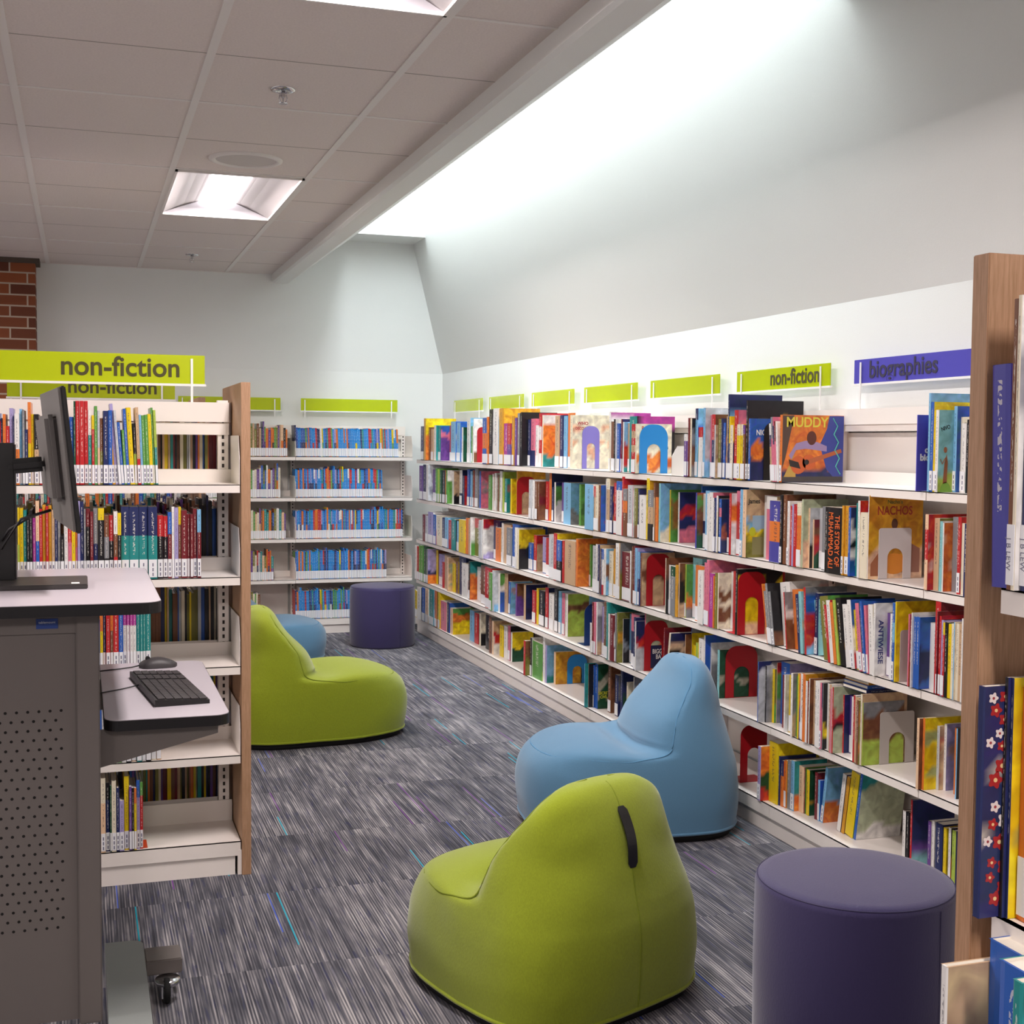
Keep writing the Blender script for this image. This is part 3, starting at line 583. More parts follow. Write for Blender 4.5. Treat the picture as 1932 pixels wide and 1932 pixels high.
BOOKS = r'''
RA|2.4620|9.6383|0.0996|0.175|0.255|0|nb|nb|+||
RA|2.4606|9.5388|0.0562|0.239|0.314|0|go|ye1or|||thick tall golden book, top shelf bay nearest the far corner
RA|2.4838|9.4826|0.0551|0.166|0.247|0|br|br|||
RA|2.4874|9.4275|0.0734|0.174|0.233|0|ta|ta|+||
RA|2.4917|9.3541|0.0590|0.187|0.260|0|wh|te|+||
RA|2.5074|9.2951|0.0737|0.169|0.253|0|te|bl1pk1pu3|+||thick teal book with purple cover, top shelf bay nearest the far corner
RA|2.5370|9.0852|0.1397|0.172|0.258|0|re|re|+||
RA|2.5070|8.9455|0.1268|0.207|0.283|0|lb|bl|+||thick tall light blue book, top shelf bay nearest the far corner
RA|2.5125|8.8186|0.0999|0.186|0.275|0|lb|bl|+||thick tall light blue book, top shelf second bay from far corner
RA|2.5206|8.7187|0.0421|0.162|0.241|0|wh|dg|+||thick white book, top shelf second bay from far corner
RA|2.5370|8.6403|0.0797|0.198|0.305|0|wh|lb|+||
RA|2.5370|8.5448|0.0403|0.196|0.247|0|gr|wh|+||
RA|2.5370|8.4822|0.0111|0.198|0.297|0|wh|wh3br1|+||tall white book, top shelf second bay from far corner
RA|2.4620|8.0311|0.0949|0.224|0.295|0|bl1or1bl1|bl|+||thick tall blue and orange book, top shelf second bay from far corner
RA|2.4598|7.9362|0.0376|0.225|0.300|0|or|or|+||
RA|2.4656|7.8986|0.0772|0.252|0.347|0|bk|gy|+||thick tall black book right of an orange one, top shelf third bay from far corner
RA|2.4687|7.8214|0.1065|0.266|0.351|0|wh|wh1lb3|||thick tall white book, top shelf third bay from far corner
RA|2.4730|7.7149|0.0907|0.240|0.349|0|go|go|+||thick tall golden book right of a white one, top shelf third bay from far corner
RA|2.4760|7.6242|0.0988|0.180|0.255|0|mg|mg|+||
RA|2.4649|7.5254|0.0816|0.174|0.254|0|re1pu1|pu|+||thick red and purple book, top shelf third bay from far corner
RA|2.4678|7.4438|0.0446|0.205|0.298|0|go|go|+||
RA|2.4708|7.3992|0.0441|0.204|0.286|0|pu|ma|||
RA|2.4737|7.3551|0.0436|0.244|0.313|0|gy|bk|+||
RA|2.4767|7.3115|0.0345|0.222|0.318|0|bk|bk|||thick tall black book right of a grey one, top shelf third bay from far corner
RA|2.5129|7.2771|0.0472|0.206|0.274|0|nb|nb|+||
RA|2.5159|7.2298|0.0747|0.212|0.279|0|pk2nb1|pk|||thick tall pink and navy book, top shelf third bay from far corner
RA|2.5187|7.1551|0.0490|0.172|0.240|0|wh|wh|+||
RA|2.5216|7.1061|0.0452|0.213|0.309|0|re1wh1re1wh1|re|||
RA|2.5256|7.0609|0.0160|0.203|0.298|0|cr|wh1or3te1|||tall cream book with orange cover, top shelf third bay from far corner
RA|2.5370|6.8783|0.0724|0.197|0.290|0|ta|pk|+||thick tall tan book, top shelf fourth bay from far corner
RA|2.5370|6.7969|0.0504|0.198|0.293|0|nb|nb|+||thick tall navy book, top shelf fourth bay from far corner
RA|2.5370|6.7391|0.0583|0.198|0.287|0|lb|lb|+||thick tall light blue book, top shelf fourth bay from far corner
RA|2.5370|6.6736|0.1102|0.198|0.302|0|or|wh|+||
RA|2.5070|6.5634|0.0394|0.217|0.289|0|cr|cr||WHO|cream book whose red title begins with WHO, top shelf fourth bay from far corner
RA|2.5370|6.0780|0.0040|0.177|0.241|0|wh|gy2wh1|+||
RA|2.5370|6.0740|0.0040|0.198|0.297|0|ma1gy3wh2|wh2gy3|||
RA|2.5370|6.0700|0.0040|0.195|0.248|0|ta|ta|+||
RA|2.5370|6.0660|0.0488|0.174|0.249|0|cr|cr|+||
RA|2.5070|6.0172|0.0213|0.219|0.292|0|wh1cr5|mg1wh6|+||
RA|2.5100|5.9959|0.1031|0.198|0.247|0|br|wh|+||
RA|2.4800|5.8928|0.0208|0.200|0.257|0|bk|wh|+||
RA|2.4887|5.8720|0.0376|0.166|0.236|0|bl|bl|+||thick blue book, top shelf two bays beyond the biographies sign
RA|2.4945|5.8344|0.0156|0.209|0.257|0|ma|nb|+||
RA|2.4977|5.8188|0.0141|0.165|0.243|0|wh|lb3re3te2|+||white book, top shelf two bays beyond the biographies sign
RA|2.5165|5.8047|0.0903|0.185|0.237|0|ta|ta|+||
RA|2.4865|5.7144|0.0860|0.198|0.268|0|te|mg1bk6|||
RA|2.4592|5.6284|0.0481|0.177|0.230|0|re1ta1re1ta1re1ta1re1|cr|+||thick red and tan book, top shelf two bays beyond the biographies sign
RA|2.4583|5.5803|0.0158|0.181|0.231|0|cr|cr5or2cr1||Kids|cream book, top shelf two bays beyond the biographies sign
RA|2.4620|5.0712|0.0346|0.150|0.182|0|wh1pu5|lg|+||
RA|2.4626|5.0336|0.0094|0.178|0.250|0|ma|ma|+||
RA|2.4672|5.0242|0.0169|0.191|0.248|0|cr|bk1gy1br1gy1|||cream book right of a maroon one, top shelf under the lettered wall non-fiction sign
RA|2.4828|5.0074|0.0260|0.218|0.290|0|nb1lb5|lb1bl2te2|+||tall light blue and navy book, top shelf under the lettered wall non-fiction sign
RA|2.4853|4.9813|0.0660|0.154|0.210|0|re1wh4|re1wh4|+||
RA|2.4626|4.9153|0.0163|0.169|0.210|0|re1wh4|re1wh4|+||
RA|2.4659|4.8991|0.0187|0.232|0.290|0|lb|lg4lb1|+||tall light blue book, top shelf under the lettered wall non-fiction sign
RA|2.4896|4.8804|0.0668|0.199|0.260|0|pk|pk1nb3|+||
RA|2.4618|4.8136|0.0309|0.201|0.261|0|re2nb3|br|+||
RA|2.4585|4.7827|0.0121|0.167|0.218|0|lg|ta|+||pale grey book, top shelf under the lettered wall non-fiction sign
RA|2.4697|4.7705|0.0323|0.192|0.242|0|ol|gy|+||
RA|2.4659|4.7383|0.0134|0.172|0.244|0|nb|nb|+||
RA|2.4684|4.7249|0.0213|0.163|0.226|0|bl|nb|+||blue book right of a navy one, top shelf under the lettered wall non-fiction sign
RA|2.4721|4.7036|0.0270|0.168|0.252|0|ta|ye|+||
RA|2.4633|4.6766|0.0143|0.238|0.339|0|nb|nb1lb3|+||
RA|2.4617|4.6622|0.0136|0.168|0.251|0|ye3nb4|ye|+||
RA|2.4589|4.6486|0.0258|0.171|0.216|0|cr|ye1nb3|+||cream book right of a navy one, top shelf under the lettered wall non-fiction sign
RA|2.4638|4.6228|0.0318|0.193|0.275|0|re|pk|+||thick tall red book, top shelf under the lettered wall non-fiction sign
RA|2.4590|4.5910|0.0277|0.176|0.218|0|cr1ye4|ye|+||yellow and cream book between red and yellow, top shelf under the lettered wall non-fiction sign
RA|2.4611|4.5633|0.0207|0.159|0.218|0|cr1ye4|ye|+||
RA|2.4586|4.5426|0.0188|0.175|0.215|0|pu1br5|br|+||
RA|2.4624|4.5238|0.0163|0.245|0.311|0|bk|bk|+||tall black book, top shelf under the lettered wall non-fiction sign
RA|2.4646|4.5074|0.0175|0.169|0.240|0|bl|bl3or1nb3|+|NIGHT|blue book titled NIGHT beside a black bookend, top shelf under the lettered wall non-fiction sign
RA|2.4620|4.3267|0.0143|0.177|0.219|5|wh1nb1ta3|ta|+||
RA|2.4609|4.3124|0.0147|0.167|0.243|5|gy2pk4|pk|+||
RA|2.4592|4.2977|0.0110|0.155|0.210|5|nb2pk4|pk|+||
RA|2.4599|4.2867|0.0117|0.148|0.227|5|ma2pk4|wh|+||
RA|2.4601|4.2750|0.0130|0.165|0.219|5|wh|wh|+||
RA|2.4610|4.2620|0.0179|0.262|0.250|0|or|or5nb1|+|MUDDY|orange book with a guitar player cover titled MUDDY, top shelf under the biographies sign
RA|2.4620|3.3741|0.0095|0.224|0.301|0|lb|lb|||tall light blue book, top shelf next to the large wood panel
RA|2.4635|3.3646|0.0146|0.208|0.274|0|bl|ye|+||tall blue book, top shelf next to the large wood panel
RA|2.4653|3.3500|0.0104|0.166|0.249|0|ye|ye|+||
RA|2.4634|3.3396|0.0147|0.200|0.249|0|wh|aq5li1|+|NIVOLA|aqua book with dancing figure cover, top shelf next to the large wood panel
RA|2.5173|3.3249|0.0151|0.204|0.261|0|lb|bl|+||light blue book, top shelf next to the large wood panel
RA|2.5310|3.3098|0.0440|0.181|0.228|0|cr|or|+||
RA|2.5010|3.2658|0.0217|0.150|0.208|0|wh|nb3te2|+||white book, top shelf next to the large wood panel
RA|2.5032|3.2441|0.0102|0.158|0.219|0|bk|wh|||black book, top shelf next to the large wood panel
RA|2.5048|3.2339|0.0081|0.163|0.241|0|br|br|||thin brown book, top shelf next to the large wood panel
RB|2.4620|9.6755|0.1107|0.174|0.258|0|pu|la|+||
RB|2.4631|9.5648|0.1076|0.186|0.268|0|nb|nb|+||
RB|2.4585|9.4572|0.0637|0.186|0.270|0|wh|lg|||thick tall white book, second shelf bay nearest the far corner
RB|2.4946|9.3935|0.1851|0.157|0.236|0|pu|pu|+||
RB|2.4646|9.2083|0.0475|0.163|0.247|0|gr|gr|+||
RB|2.4681|9.1609|0.0522|0.165|0.241|0|li|gr|+||
RB|2.4716|9.1087|0.0516|0.159|0.236|0|dg|dg|+||
RB|2.4751|9.0572|0.0838|0.170|0.237|0|bk|or|+||
RB|2.4786|8.9733|0.0426|0.158|0.239|0|gr|wh1gr2|+||thick green book right of a black one, second shelf bay nearest the far corner
RB|2.5132|8.9308|0.0491|0.188|0.233|0|wh|ta3bk1|||thick white book with tan cover, second shelf bay nearest the far corner
RB|2.5370|8.8204|0.0712|0.184|0.243|0|wh2nb1|nb|+||
RB|2.5370|8.7374|0.0468|0.140|0.205|0|nb|re|||
RB|2.5370|8.6282|0.0639|0.178|0.253|0|bl|bl|+||
RB|2.5370|8.5507|0.0427|0.173|0.242|0|lb|lb|+||
RB|2.5370|8.4968|0.0334|0.180|0.250|0|br|re|+||
RB|2.5370|8.4479|0.0833|0.180|0.264|0|gy|gy|+||thick grey book, second shelf second bay from far corner
RB|2.5370|8.3387|0.0387|0.197|0.247|0|bl|pk|||thick blue book with pink cover, second shelf second bay from far corner
RB|2.5370|8.1318|0.0716|0.188|0.228|0|gr|gr|||
RB|2.5370|8.0460|0.0323|0.173|0.236|0|wh|ta|||
RB|2.5370|7.9997|0.0399|0.180|0.243|0|wh|wh|+||
RB|2.5370|7.9400|0.0393|0.156|0.233|0|br|gr|||
RB|2.5370|7.8909|0.0486|0.175|0.258|0|wh|wh|+||
RB|2.5370|7.8326|0.0346|0.181|0.254|0|li|li|||
RB|2.5370|7.7847|0.0474|0.149|0.214|0|te|te|+||thick teal book, second shelf third bay from far corner
RB|2.5370|7.6718|0.0278|0.174|0.217|0|ye|ye|||yellow book, second shelf third bay from far corner
RB|2.5370|7.5527|0.0216|0.183|0.266|0|go|go1ta3|||tall golden book, second shelf third bay from far corner
RB|2.4620|7.1040|0.0494|0.150|0.228|0|lg|lg|+||
RB|2.4666|7.0546|0.0326|0.184|0.224|0|wh|wh|+||
RB|2.4700|7.0221|0.0467|0.164|0.220|0|br|br|+||
RB|2.4728|6.9754|0.0239|0.150|0.221|0|br|br1ma1br1|||brown book, second shelf fourth bay from far corner
RB|2.5107|6.9515|0.0515|0.166|0.222|0|re|pk|+||
RB|2.5135|6.9000|0.0385|0.190|0.282|0|or|nb|||
RB|2.5163|6.8615|0.0305|0.144|0.193|0|nb|nb|+||
RB|2.5196|6.8309|0.0212|0.182|0.221|0|wh|nb1gr2wh3|||white book, second shelf fourth bay from far corner
RB|2.5370|6.7592|0.1078|0.173|0.223|0|pu|pu|+||
RB|2.5070|6.6514|0.1089|0.158|0.226|0|lb|lb2gy1|||thick light blue book, second shelf fourth bay from far corner
RB|2.5370|6.4946|0.0275|0.158|0.221|0|gr|gr|||green book, second shelf fourth bay from far corner
RB|2.4620|6.2226|0.1138|0.158|0.232|0|lb|wh1lb4|||thick light blue book with light blue cover, second shelf fourth bay from far corner
RB|2.4668|6.1089|0.0288|0.167|0.224|0|re1ta3|wh|+||
RB|2.4642|6.0801|0.0396|0.164|0.231|0|cr|wh|+||
RB|2.4642|6.0405|0.0291|0.161|0.232|0|br|bl|||thick brown book, second shelf two bays beyond the biographies sign
RB|2.4909|6.0114|0.0747|0.216|0.266|0|wh|wh|||
RB|2.4645|5.9368|0.0408|0.211|0.268|0|cr1ta4|ta|+||
RB|2.4648|5.8960|0.0390|0.184|0.232|0|nb|nb|+||thick navy book, second shelf two bays beyond the biographies sign
RB|2.4701|5.8570|0.0448|0.174|0.249|0|re|re|+||
RB|2.4639|5.8122|0.0738|0.186|0.259|0|bl1wh5|wh|||thick white and blue book, second shelf two bays beyond the biographies sign
RB|2.4621|5.7384|0.0205|0.191|0.283|0|re|re|||
RB|2.4582|5.7179|0.0515|0.158|0.225|0|gy1or1br2|br|||thick brown and grey book, second shelf two bays beyond the biographies sign
RB|2.4611|5.6664|0.0638|0.189|0.245|0|lg|lg|+||thick pale grey book, second shelf two bays beyond the biographies sign
RB|2.4601|5.6026|0.0040|0.177|0.242|0|pk|wh|||
RB|2.4657|5.5986|0.0375|0.189|0.232|0|ol3br1|ol|||
RB|2.4679|5.5611|0.0184|0.189|0.231|0|nb|nb|+||
RB|2.4659|5.5427|0.0758|0.145|0.203|0|wh|wh|||thick white book, second shelf two bays beyond the biographies sign
RB|2.4681|5.4669|0.0338|0.198|0.283|0|ye|go|||
RB|2.4598|5.4331|0.0585|0.158|0.230|0|gy2ta2bk2|gy|||thick grey and tan book, second shelf two bays beyond the biographies sign
RB|2.4619|5.3746|0.0149|0.184|0.265|0|br1ta3|br|+||
RB|2.4641|5.3598|0.0278|0.154|0.201|0|or|or|||
RB|2.4690|5.3320|0.0158|0.211|0.264|0|aq|lb4cr1|||aqua book with light blue cover, second shelf two bays beyond the biographies sign
RB|2.5143|5.3162|0.0132|0.187|0.235|0|ye|gr|||yellow book with green cover, second shelf two bays beyond the biographies sign
RB|2.5370|5.2748|0.0152|0.167|0.226|0|wh|nb2re2nb2pk3|||white book with navy cover, second shelf two bays beyond the biographies sign
RB|2.5370|4.9902|0.0040|0.198|0.263|0|bl|bl|+||
RB|2.5070|4.9862|0.0070|0.201|0.263|0|bl|bl|+||
RB|2.4770|4.9792|0.0130|0.190|0.235|0|vi|re1gr2br3dg2|||violet-blue book, second shelf under the lettered wall non-fiction sign
RB|2.5054|4.9662|0.0799|0.183|0.233|0|wh2nb2|wh|+||
RB|2.4754|4.8863|0.0424|0.171|0.248|0|lb|lb|+||
RB|2.4618|4.8438|0.0135|0.170|0.238|0|wh|wh|+||
RB|2.4643|4.8303|0.0334|0.199|0.243|0|wh|pk|||thick white book right of a white one, second shelf under the lettered wall non-fiction sign
RB|2.4644|4.7969|0.0161|0.160|0.222|0|wh|pk|+||
RB|2.4612|4.7808|0.0166|0.183|0.223|0|nb|bl|+||
RB|2.4637|4.7642|0.0160|0.181|0.232|0|wh2cr5|bk|+||
RB|2.4679|4.7483|0.0206|0.149|0.220|0|bl1pk1bl4|nb|+||blue and pink book with navy cover, second shelf under the lettered wall non-fiction sign
RB|2.4946|4.7276|0.0725|0.149|0.220|0|nb|nb|+||
RB|2.4646|4.6551|0.0186|0.198|0.246|0|re|wh1or2wh3|||red book, second shelf under the lettered wall non-fiction sign
RB|2.4879|4.6365|0.0711|0.176|0.257|0|pk1re5|re|+||thick red and pink book, second shelf under the lettered wall non-fiction sign
RB|2.4645|4.5654|0.0222|0.215|0.265|0|lb|lb|+||light blue book, second shelf under the lettered wall non-fiction sign
RB|2.4646|4.5433|0.0289|0.210|0.265|0|pe|ta2ta2lb1ye1ol3||James|tan book with a scene cover titled James, second shelf under the lettered wall non-fiction sign
RB|2.5370|4.5010|0.0700|0.183|0.245|0|wh|pk|||
RB|2.5070|4.4310|0.0766|0.161|0.244|0|wh1pk4|ta|||thick pink and white book, second shelf under the lettered wall non-fiction sign
RB|2.4770|4.3544|0.0956|0.177|0.231|0|vi3or3vi3|gr|||thick violet-blue and orange book with green cover, second shelf under the lettered wall non-fiction sign
RB|2.4658|4.2588|0.0176|0.190|0.256|0|bk|bk|+||black book right of a violet-blue one, second shelf under the biographies sign
RB|2.4695|4.2412|0.0254|0.209|0.258|0|br|br|||brown book, second shelf under the biographies sign
RB|2.4810|4.2100|0.0119|0.189|0.235|0|bl|bl|+||
RB|2.4615|4.1981|0.0169|0.163|0.236|0|wh|wh|+||white book right of a blue one, second shelf under the biographies sign
RB|2.4646|4.1812|0.0195|0.154|0.219|0|re|ma|||
RB|2.4600|4.1617|0.0125|0.171|0.226|0|la|re|||
RB|2.4599|4.1492|0.0216|0.160|0.221|0|re|re|||red book right of a lavender one, second shelf under the biographies sign
RB|2.4601|4.1276|0.0192|0.190|0.234|0|cr1or3cr1|cr|+||
RB|2.4590|4.1084|0.0129|0.172|0.235|0|cr1or3cr1|cr|+||
RB|2.4608|4.0955|0.0113|0.186|0.247|0|sg|sg4pe2|||sage green book, second shelf under the biographies sign
RB|2.4818|4.0842|0.0112|0.176|0.216|0|pe|lg3bk2|||peach book, second shelf under the biographies sign
RB|2.4942|4.0731|0.0092|0.140|0.175|0|pe|ma1br1re2dg2|||short peach book, second shelf under the biographies sign
RB|2.5145|4.0638|0.0657|0.161|0.217|0|lg|lg|+||
RB|2.4845|3.9982|0.0551|0.168|0.226|0|gy|gy|+||thick grey book, second shelf under the biographies sign
RB|2.4623|3.9431|0.0207|0.166|0.227|0|bk|bk|||
RB|2.4581|3.9224|0.0895|0.149|0.228|0|bk|bk||THE STORY OF/MUHAMMAD ALI|thick black book with bold orange title lettering, second shelf under the biographies sign
RB|2.4595|3.8329|0.0118|0.162|0.237|0|go|go|+||golden book right of a black one, second shelf under the biographies sign
RB|2.4644|3.8210|0.0241|0.184|0.237|0|go|re|+||golden book right of a golden one, second shelf under the biographies sign
RB|2.4618|3.7970|0.0133|0.174|0.233|0|bl|nb2wh1bk1wh1bl2|||blue book right of a golden one, second shelf under the biographies sign
RB|2.4822|3.7837|0.0431|0.184|0.248|0|te|te|||
RB|2.4606|3.7406|0.0131|0.202|0.258|0|wh|re1cr5|||white book right of a teal one, second shelf under the biographies sign
RB|2.4624|3.7276|0.0415|0.147|0.220|0|cr|cr|||thick cream book, second shelf under the biographies sign
RB|2.4656|3.6860|0.0040|0.210|0.278|0|wh|go4pe2||NACHOS|golden book titled NACHOS behind a pale bookend, second shelf under the biographies sign
RB|2.4620|3.3774|0.0158|0.162|0.233|0|pe1re2pe2|re|||peach and red book with red cover, second shelf next to the large wood panel
RB|2.4838|3.3616|0.0255|0.155|0.222|0|ta|ol|||tan book, second shelf next to the large wood panel
RB|2.4856|3.3362|0.0138|0.169|0.214|0|aq|wh|||aqua book, second shelf next to the large wood panel
RB|2.4872|3.3223|0.0055|0.155|0.209|0|wh|or|||thin white book with orange cover, second shelf next to the large wood panel
RB|2.5173|3.3168|0.0642|0.179|0.228|0|gy|gy|||thick grey book, second shelf next to the large wood panel
RB|2.4873|3.2527|0.0150|0.188|0.232|0|re|re|+||red book, second shelf next to the large wood panel
RB|2.4896|3.2376|0.0482|0.163|0.214|0|cr|or|||
RB|2.4615|3.1894|0.0173|0.160|0.216|0|nb|nb1pe1nb1|||navy book, second shelf next to the large wood panel
RC|2.4620|9.5684|0.0817|0.157|0.202|0|ma|ma|||
RC|2.4621|9.4867|0.0826|0.149|0.199|0|lg|te|+||
RC|2.4616|9.4041|0.1490|0.189|0.232|0|la|wh1la2|+||
RC|2.4618|9.2551|0.0865|0.177|0.219|0|bl|wh1re1|+||
RC|2.4636|9.1687|0.1511|0.151|0.217|0|cr|cr|||
RC|2.4655|9.0176|0.0822|0.175|0.212|0|nb|nb|+||
RC|2.4625|8.9354|0.0915|0.146|0.217|0|lb|lb|+||
RC|2.4647|8.8438|0.0939|0.147|0.202|0|re|re|||
RC|2.4590|8.7499|0.1150|0.142|0.214|0|te|bk|||
RC|2.4657|8.6349|0.0718|0.140|0.208|0|lb|lb|+||
RC|2.4599|8.5631|0.1558|0.174|0.225|0|ye|ye|||thick yellow book, third shelf second bay from far corner
RC|2.4639|8.4073|0.0612|0.194|0.241|0|or|or|||
RC|2.4643|8.3460|0.0612|0.185|0.238|0|ta|ta|||
RC|2.4592|8.2848|0.0241|0.195|0.254|0|wh|wh2gr1|||
RC|2.4852|8.2608|0.1696|0.200|0.249|0|re1ol3|ol|||
RC|2.4591|8.0912|0.0647|0.202|0.247|0|lg|lg|||
RC|2.4636|8.0264|0.0268|0.179|0.257|0|wh|re1wh4la1|||white book with white cover, third shelf second bay from far corner
RC|2.5333|7.9996|0.1365|0.182|0.252|0|nb|nb|+||
RC|2.5033|7.8631|0.1089|0.157|0.213|0|or|ta|||thick orange book, third shelf third bay from far corner
RC|2.5082|7.7542|0.0382|0.204|0.249|0|wh|wh|+||
RC|2.5113|7.7160|0.1465|0.168|0.246|0|ta|or|||
RC|2.4813|7.5696|0.1024|0.169|0.232|0|gy|gy|+||thick grey book, third shelf third bay from far corner
RC|2.4849|7.4671|0.1149|0.187|0.261|0|bl|bl|+||
RC|2.4621|7.3522|0.0317|0.170|0.246|0|wh|wh|+||
RC|2.4651|7.3205|0.0349|0.168|0.237|0|cr|ye2bk3|||thick cream book with black cover, third shelf third bay from far corner
RC|2.5268|7.2856|0.0843|0.140|0.161|0|bl|bl|+||
RC|2.5297|7.2013|0.0547|0.140|0.211|0|re|re1ta5|+||thick red book, third shelf third bay from far corner
RC|2.5370|7.0662|0.1407|0.153|0.210|0|la2bl1|bl|+||
RC|2.5070|6.9256|0.1293|0.152|0.215|0|re|re|+||
RC|2.4770|6.7962|0.1139|0.182|0.246|0|lg|lg|+||thick pale grey book, third shelf fourth bay from far corner
RC|2.4630|6.6823|0.0566|0.211|0.259|0|re|ye|+||
RC|2.4585|6.6258|0.0815|0.180|0.227|0|bl1bk1|bk|+||thick blue and black book, third shelf fourth bay from far corner
RC|2.4628|6.5443|0.0265|0.153|0.228|0|re|re|||
RC|2.4658|6.5178|0.1618|0.165|0.235|0|ta|ta|||thick tan book, third shelf fourth bay from far corner
RC|2.4684|6.3560|0.0272|0.168|0.252|0|or|or3or2|||orange book, third shelf fourth bay from far corner
RC|2.5343|6.3288|0.0264|0.177|0.224|0|gr|gr|+||
RC|2.5369|6.1576|0.0040|0.154|0.228|0|gr|br|+||
RC|2.5069|6.1536|0.0131|0.186|0.229|0|te|te|+||
RC|2.4769|6.1405|0.0718|0.163|0.233|0|lg|gy|+||
RC|2.4646|6.0687|0.0383|0.198|0.245|0|wh|nb|+||
RC|2.4592|6.0305|0.0282|0.189|0.245|0|nb|ta|+||
RC|2.4626|6.0022|0.0268|0.151|0.228|0|nb|wh|||
RC|2.4587|5.9755|0.0259|0.176|0.228|0|bl2wh5re2|wh|||
RC|2.4643|5.9496|0.0178|0.169|0.232|0|wh|lb2br2lb2|+||white book right of a white one, third shelf two bays beyond the biographies sign
RC|2.4805|5.9318|0.0513|0.148|0.222|0|cr|cr|+||thick cream book, third shelf two bays beyond the biographies sign
RC|2.4829|5.8805|0.0661|0.181|0.237|0|go|or|+||
RC|2.4655|5.8144|0.0455|0.183|0.270|0|wh|wh|+||thick tall white book, third shelf two bays beyond the biographies sign
RC|2.4644|5.7689|0.0135|0.217|0.273|0|ta|gy2ol2|+||
RC|2.4745|5.7554|0.1321|0.188|0.234|0|ma|ma|+||thick maroon book, third shelf two bays beyond the biographies sign
RC|2.4585|5.6233|0.0162|0.177|0.248|0|wh|ma|+||
RC|2.4616|5.6071|0.0149|0.217|0.270|0|br|bk|||
RC|2.4624|5.5922|0.0218|0.188|0.274|0|ma|ma|+||
RC|2.4601|5.5703|0.0283|0.186|0.266|0|lb|la|+||
RC|2.4622|5.5420|0.0239|0.169|0.250|0|lb2nb2|bl|+||
RC|2.4658|5.5181|0.0156|0.169|0.247|0|br|ta1br1ta2|||brown book with tan cover, third shelf two bays beyond the biographies sign
RC|2.4620|5.2357|0.0061|0.166|0.248|0|cr|br1bk3|||
RC|2.4744|5.2296|0.0492|0.154|0.218|0|wh|te|+||
RC|2.4596|5.1804|0.0475|0.171|0.218|0|dg1gy4|dg|||thick grey and dark green book, third shelf under the lettered wall non-fiction sign
RC|2.4604|5.1329|0.0255|0.160|0.227|0|go|go1bk1go1|||
RC|2.4638|5.1074|0.0132|0.175|0.237|0|ta|br2bk3ta2|||tan book, third shelf under the lettered wall non-fiction sign
RC|2.4886|5.0942|0.0142|0.159|0.233|0|li|gr3or1gy1|+||lime book with green cover, third shelf under the lettered wall non-fiction sign
RC|2.5185|5.0800|0.0863|0.176|0.263|0|aq|aq|+||
RC|2.4885|4.9937|0.0793|0.158|0.239|0|or|or|+||
RC|2.4600|4.9144|0.0522|0.169|0.225|0|wh|wh6te1|||thick white book right of an orange one, third shelf under the lettered wall non-fiction sign
RC|2.4639|4.8622|0.0287|0.193|0.262|0|pk|nb|+||
RC|2.4595|4.8335|0.0230|0.222|0.276|0|pk|pk|+||tall pink book, third shelf under the lettered wall non-fiction sign
RC|2.4616|4.8105|0.0396|0.178|0.223|0|mg|mg1nb1mg1nb1mg1|||thick magenta book, third shelf under the lettered wall non-fiction sign
RC|2.4589|4.7708|0.0093|0.159|0.215|0|or|or|||
RC|2.4615|4.7616|0.0203|0.165|0.228|0|ol|ol|||
RC|2.4647|4.7413|0.0101|0.171|0.230|0|cr|cr2br1cr1br2cr1|||cream book, third shelf under the lettered wall non-fiction sign
RC|2.5199|4.7312|0.0734|0.195|0.237|0|wh|wh|+||
RC|2.4899|4.6578|0.0741|0.194|0.245|0|re|re|||
RC|2.4607|4.5837|0.0187|0.202|0.262|0|bk|bk1ye3pe1|||black book, third shelf under the lettered wall non-fiction sign
RC|2.4620|4.3265|0.0059|0.163|0.229|13|or|or|||
RC|2.4612|4.3206|0.0202|0.140|0.202|12|gy|wh|+||
RC|2.4590|4.3004|0.0163|0.159|0.233|12|gy|bk|+||
RC|2.4600|4.2841|0.0175|0.164|0.204|12|gy|bk5br1|+||grey book with black cover, third shelf under the biographies sign
RC|2.4977|4.2666|0.0699|0.168|0.239|9|wh|wh1re4|||
RC|2.4677|4.1968|0.0078|0.148|0.211|8|re|gy2wh1br3|||thin red book with brown cover, third shelf under the biographies sign
RC|2.5006|4.1890|0.0708|0.161|0.221|8|or|or|||
RC|2.4706|4.1181|0.0233|0.176|0.212|8|nb|nb|||
RC|2.4657|4.0948|0.0191|0.156|0.225|6|aq|aq|||aqua book, third shelf under the biographies sign
RC|2.4721|4.0757|0.0132|0.173|0.243|4|re|gy2bl2re3lb2|||red book with red cover, third shelf under the biographies sign
RC|2.5032|4.0626|0.0203|0.160|0.224|0|nb|nb|+||navy book right of a red one, third shelf under the biographies sign
RC|2.5069|4.0423|0.0867|0.147|0.200|10|aq|lb|||thick aqua book, third shelf under the biographies sign
RC|2.4769|3.9556|0.0542|0.165|0.223|10|ol|gr|||thick olive book, third shelf under the biographies sign
RC|2.4596|3.9015|0.0145|0.140|0.200|10|re|re|||
RC|2.4601|3.8869|0.0242|0.142|0.218|10|wh|re1wh4|||white book right of a red one, third shelf under the biographies sign
RC|2.4583|3.8628|0.0187|0.162|0.214|10|or|br|||orange book, third shelf under the biographies sign
RC|2.4599|3.8441|0.0152|0.172|0.224|10|li|li|||lime book, third shelf under the biographies sign
RC|2.4640|3.8288|0.0325|0.167|0.232|11|bk|bk|||thick black book, third shelf under the biographies sign
RC|2.4650|3.7964|0.0279|0.145|0.215|9|wh|wh|||white book right of a black one, third shelf under the biographies sign
RC|2.4659|3.7684|0.0231|0.178|0.233|9|wh|bl2wh2re2|+||white book between white and yellow, third shelf under the biographies sign
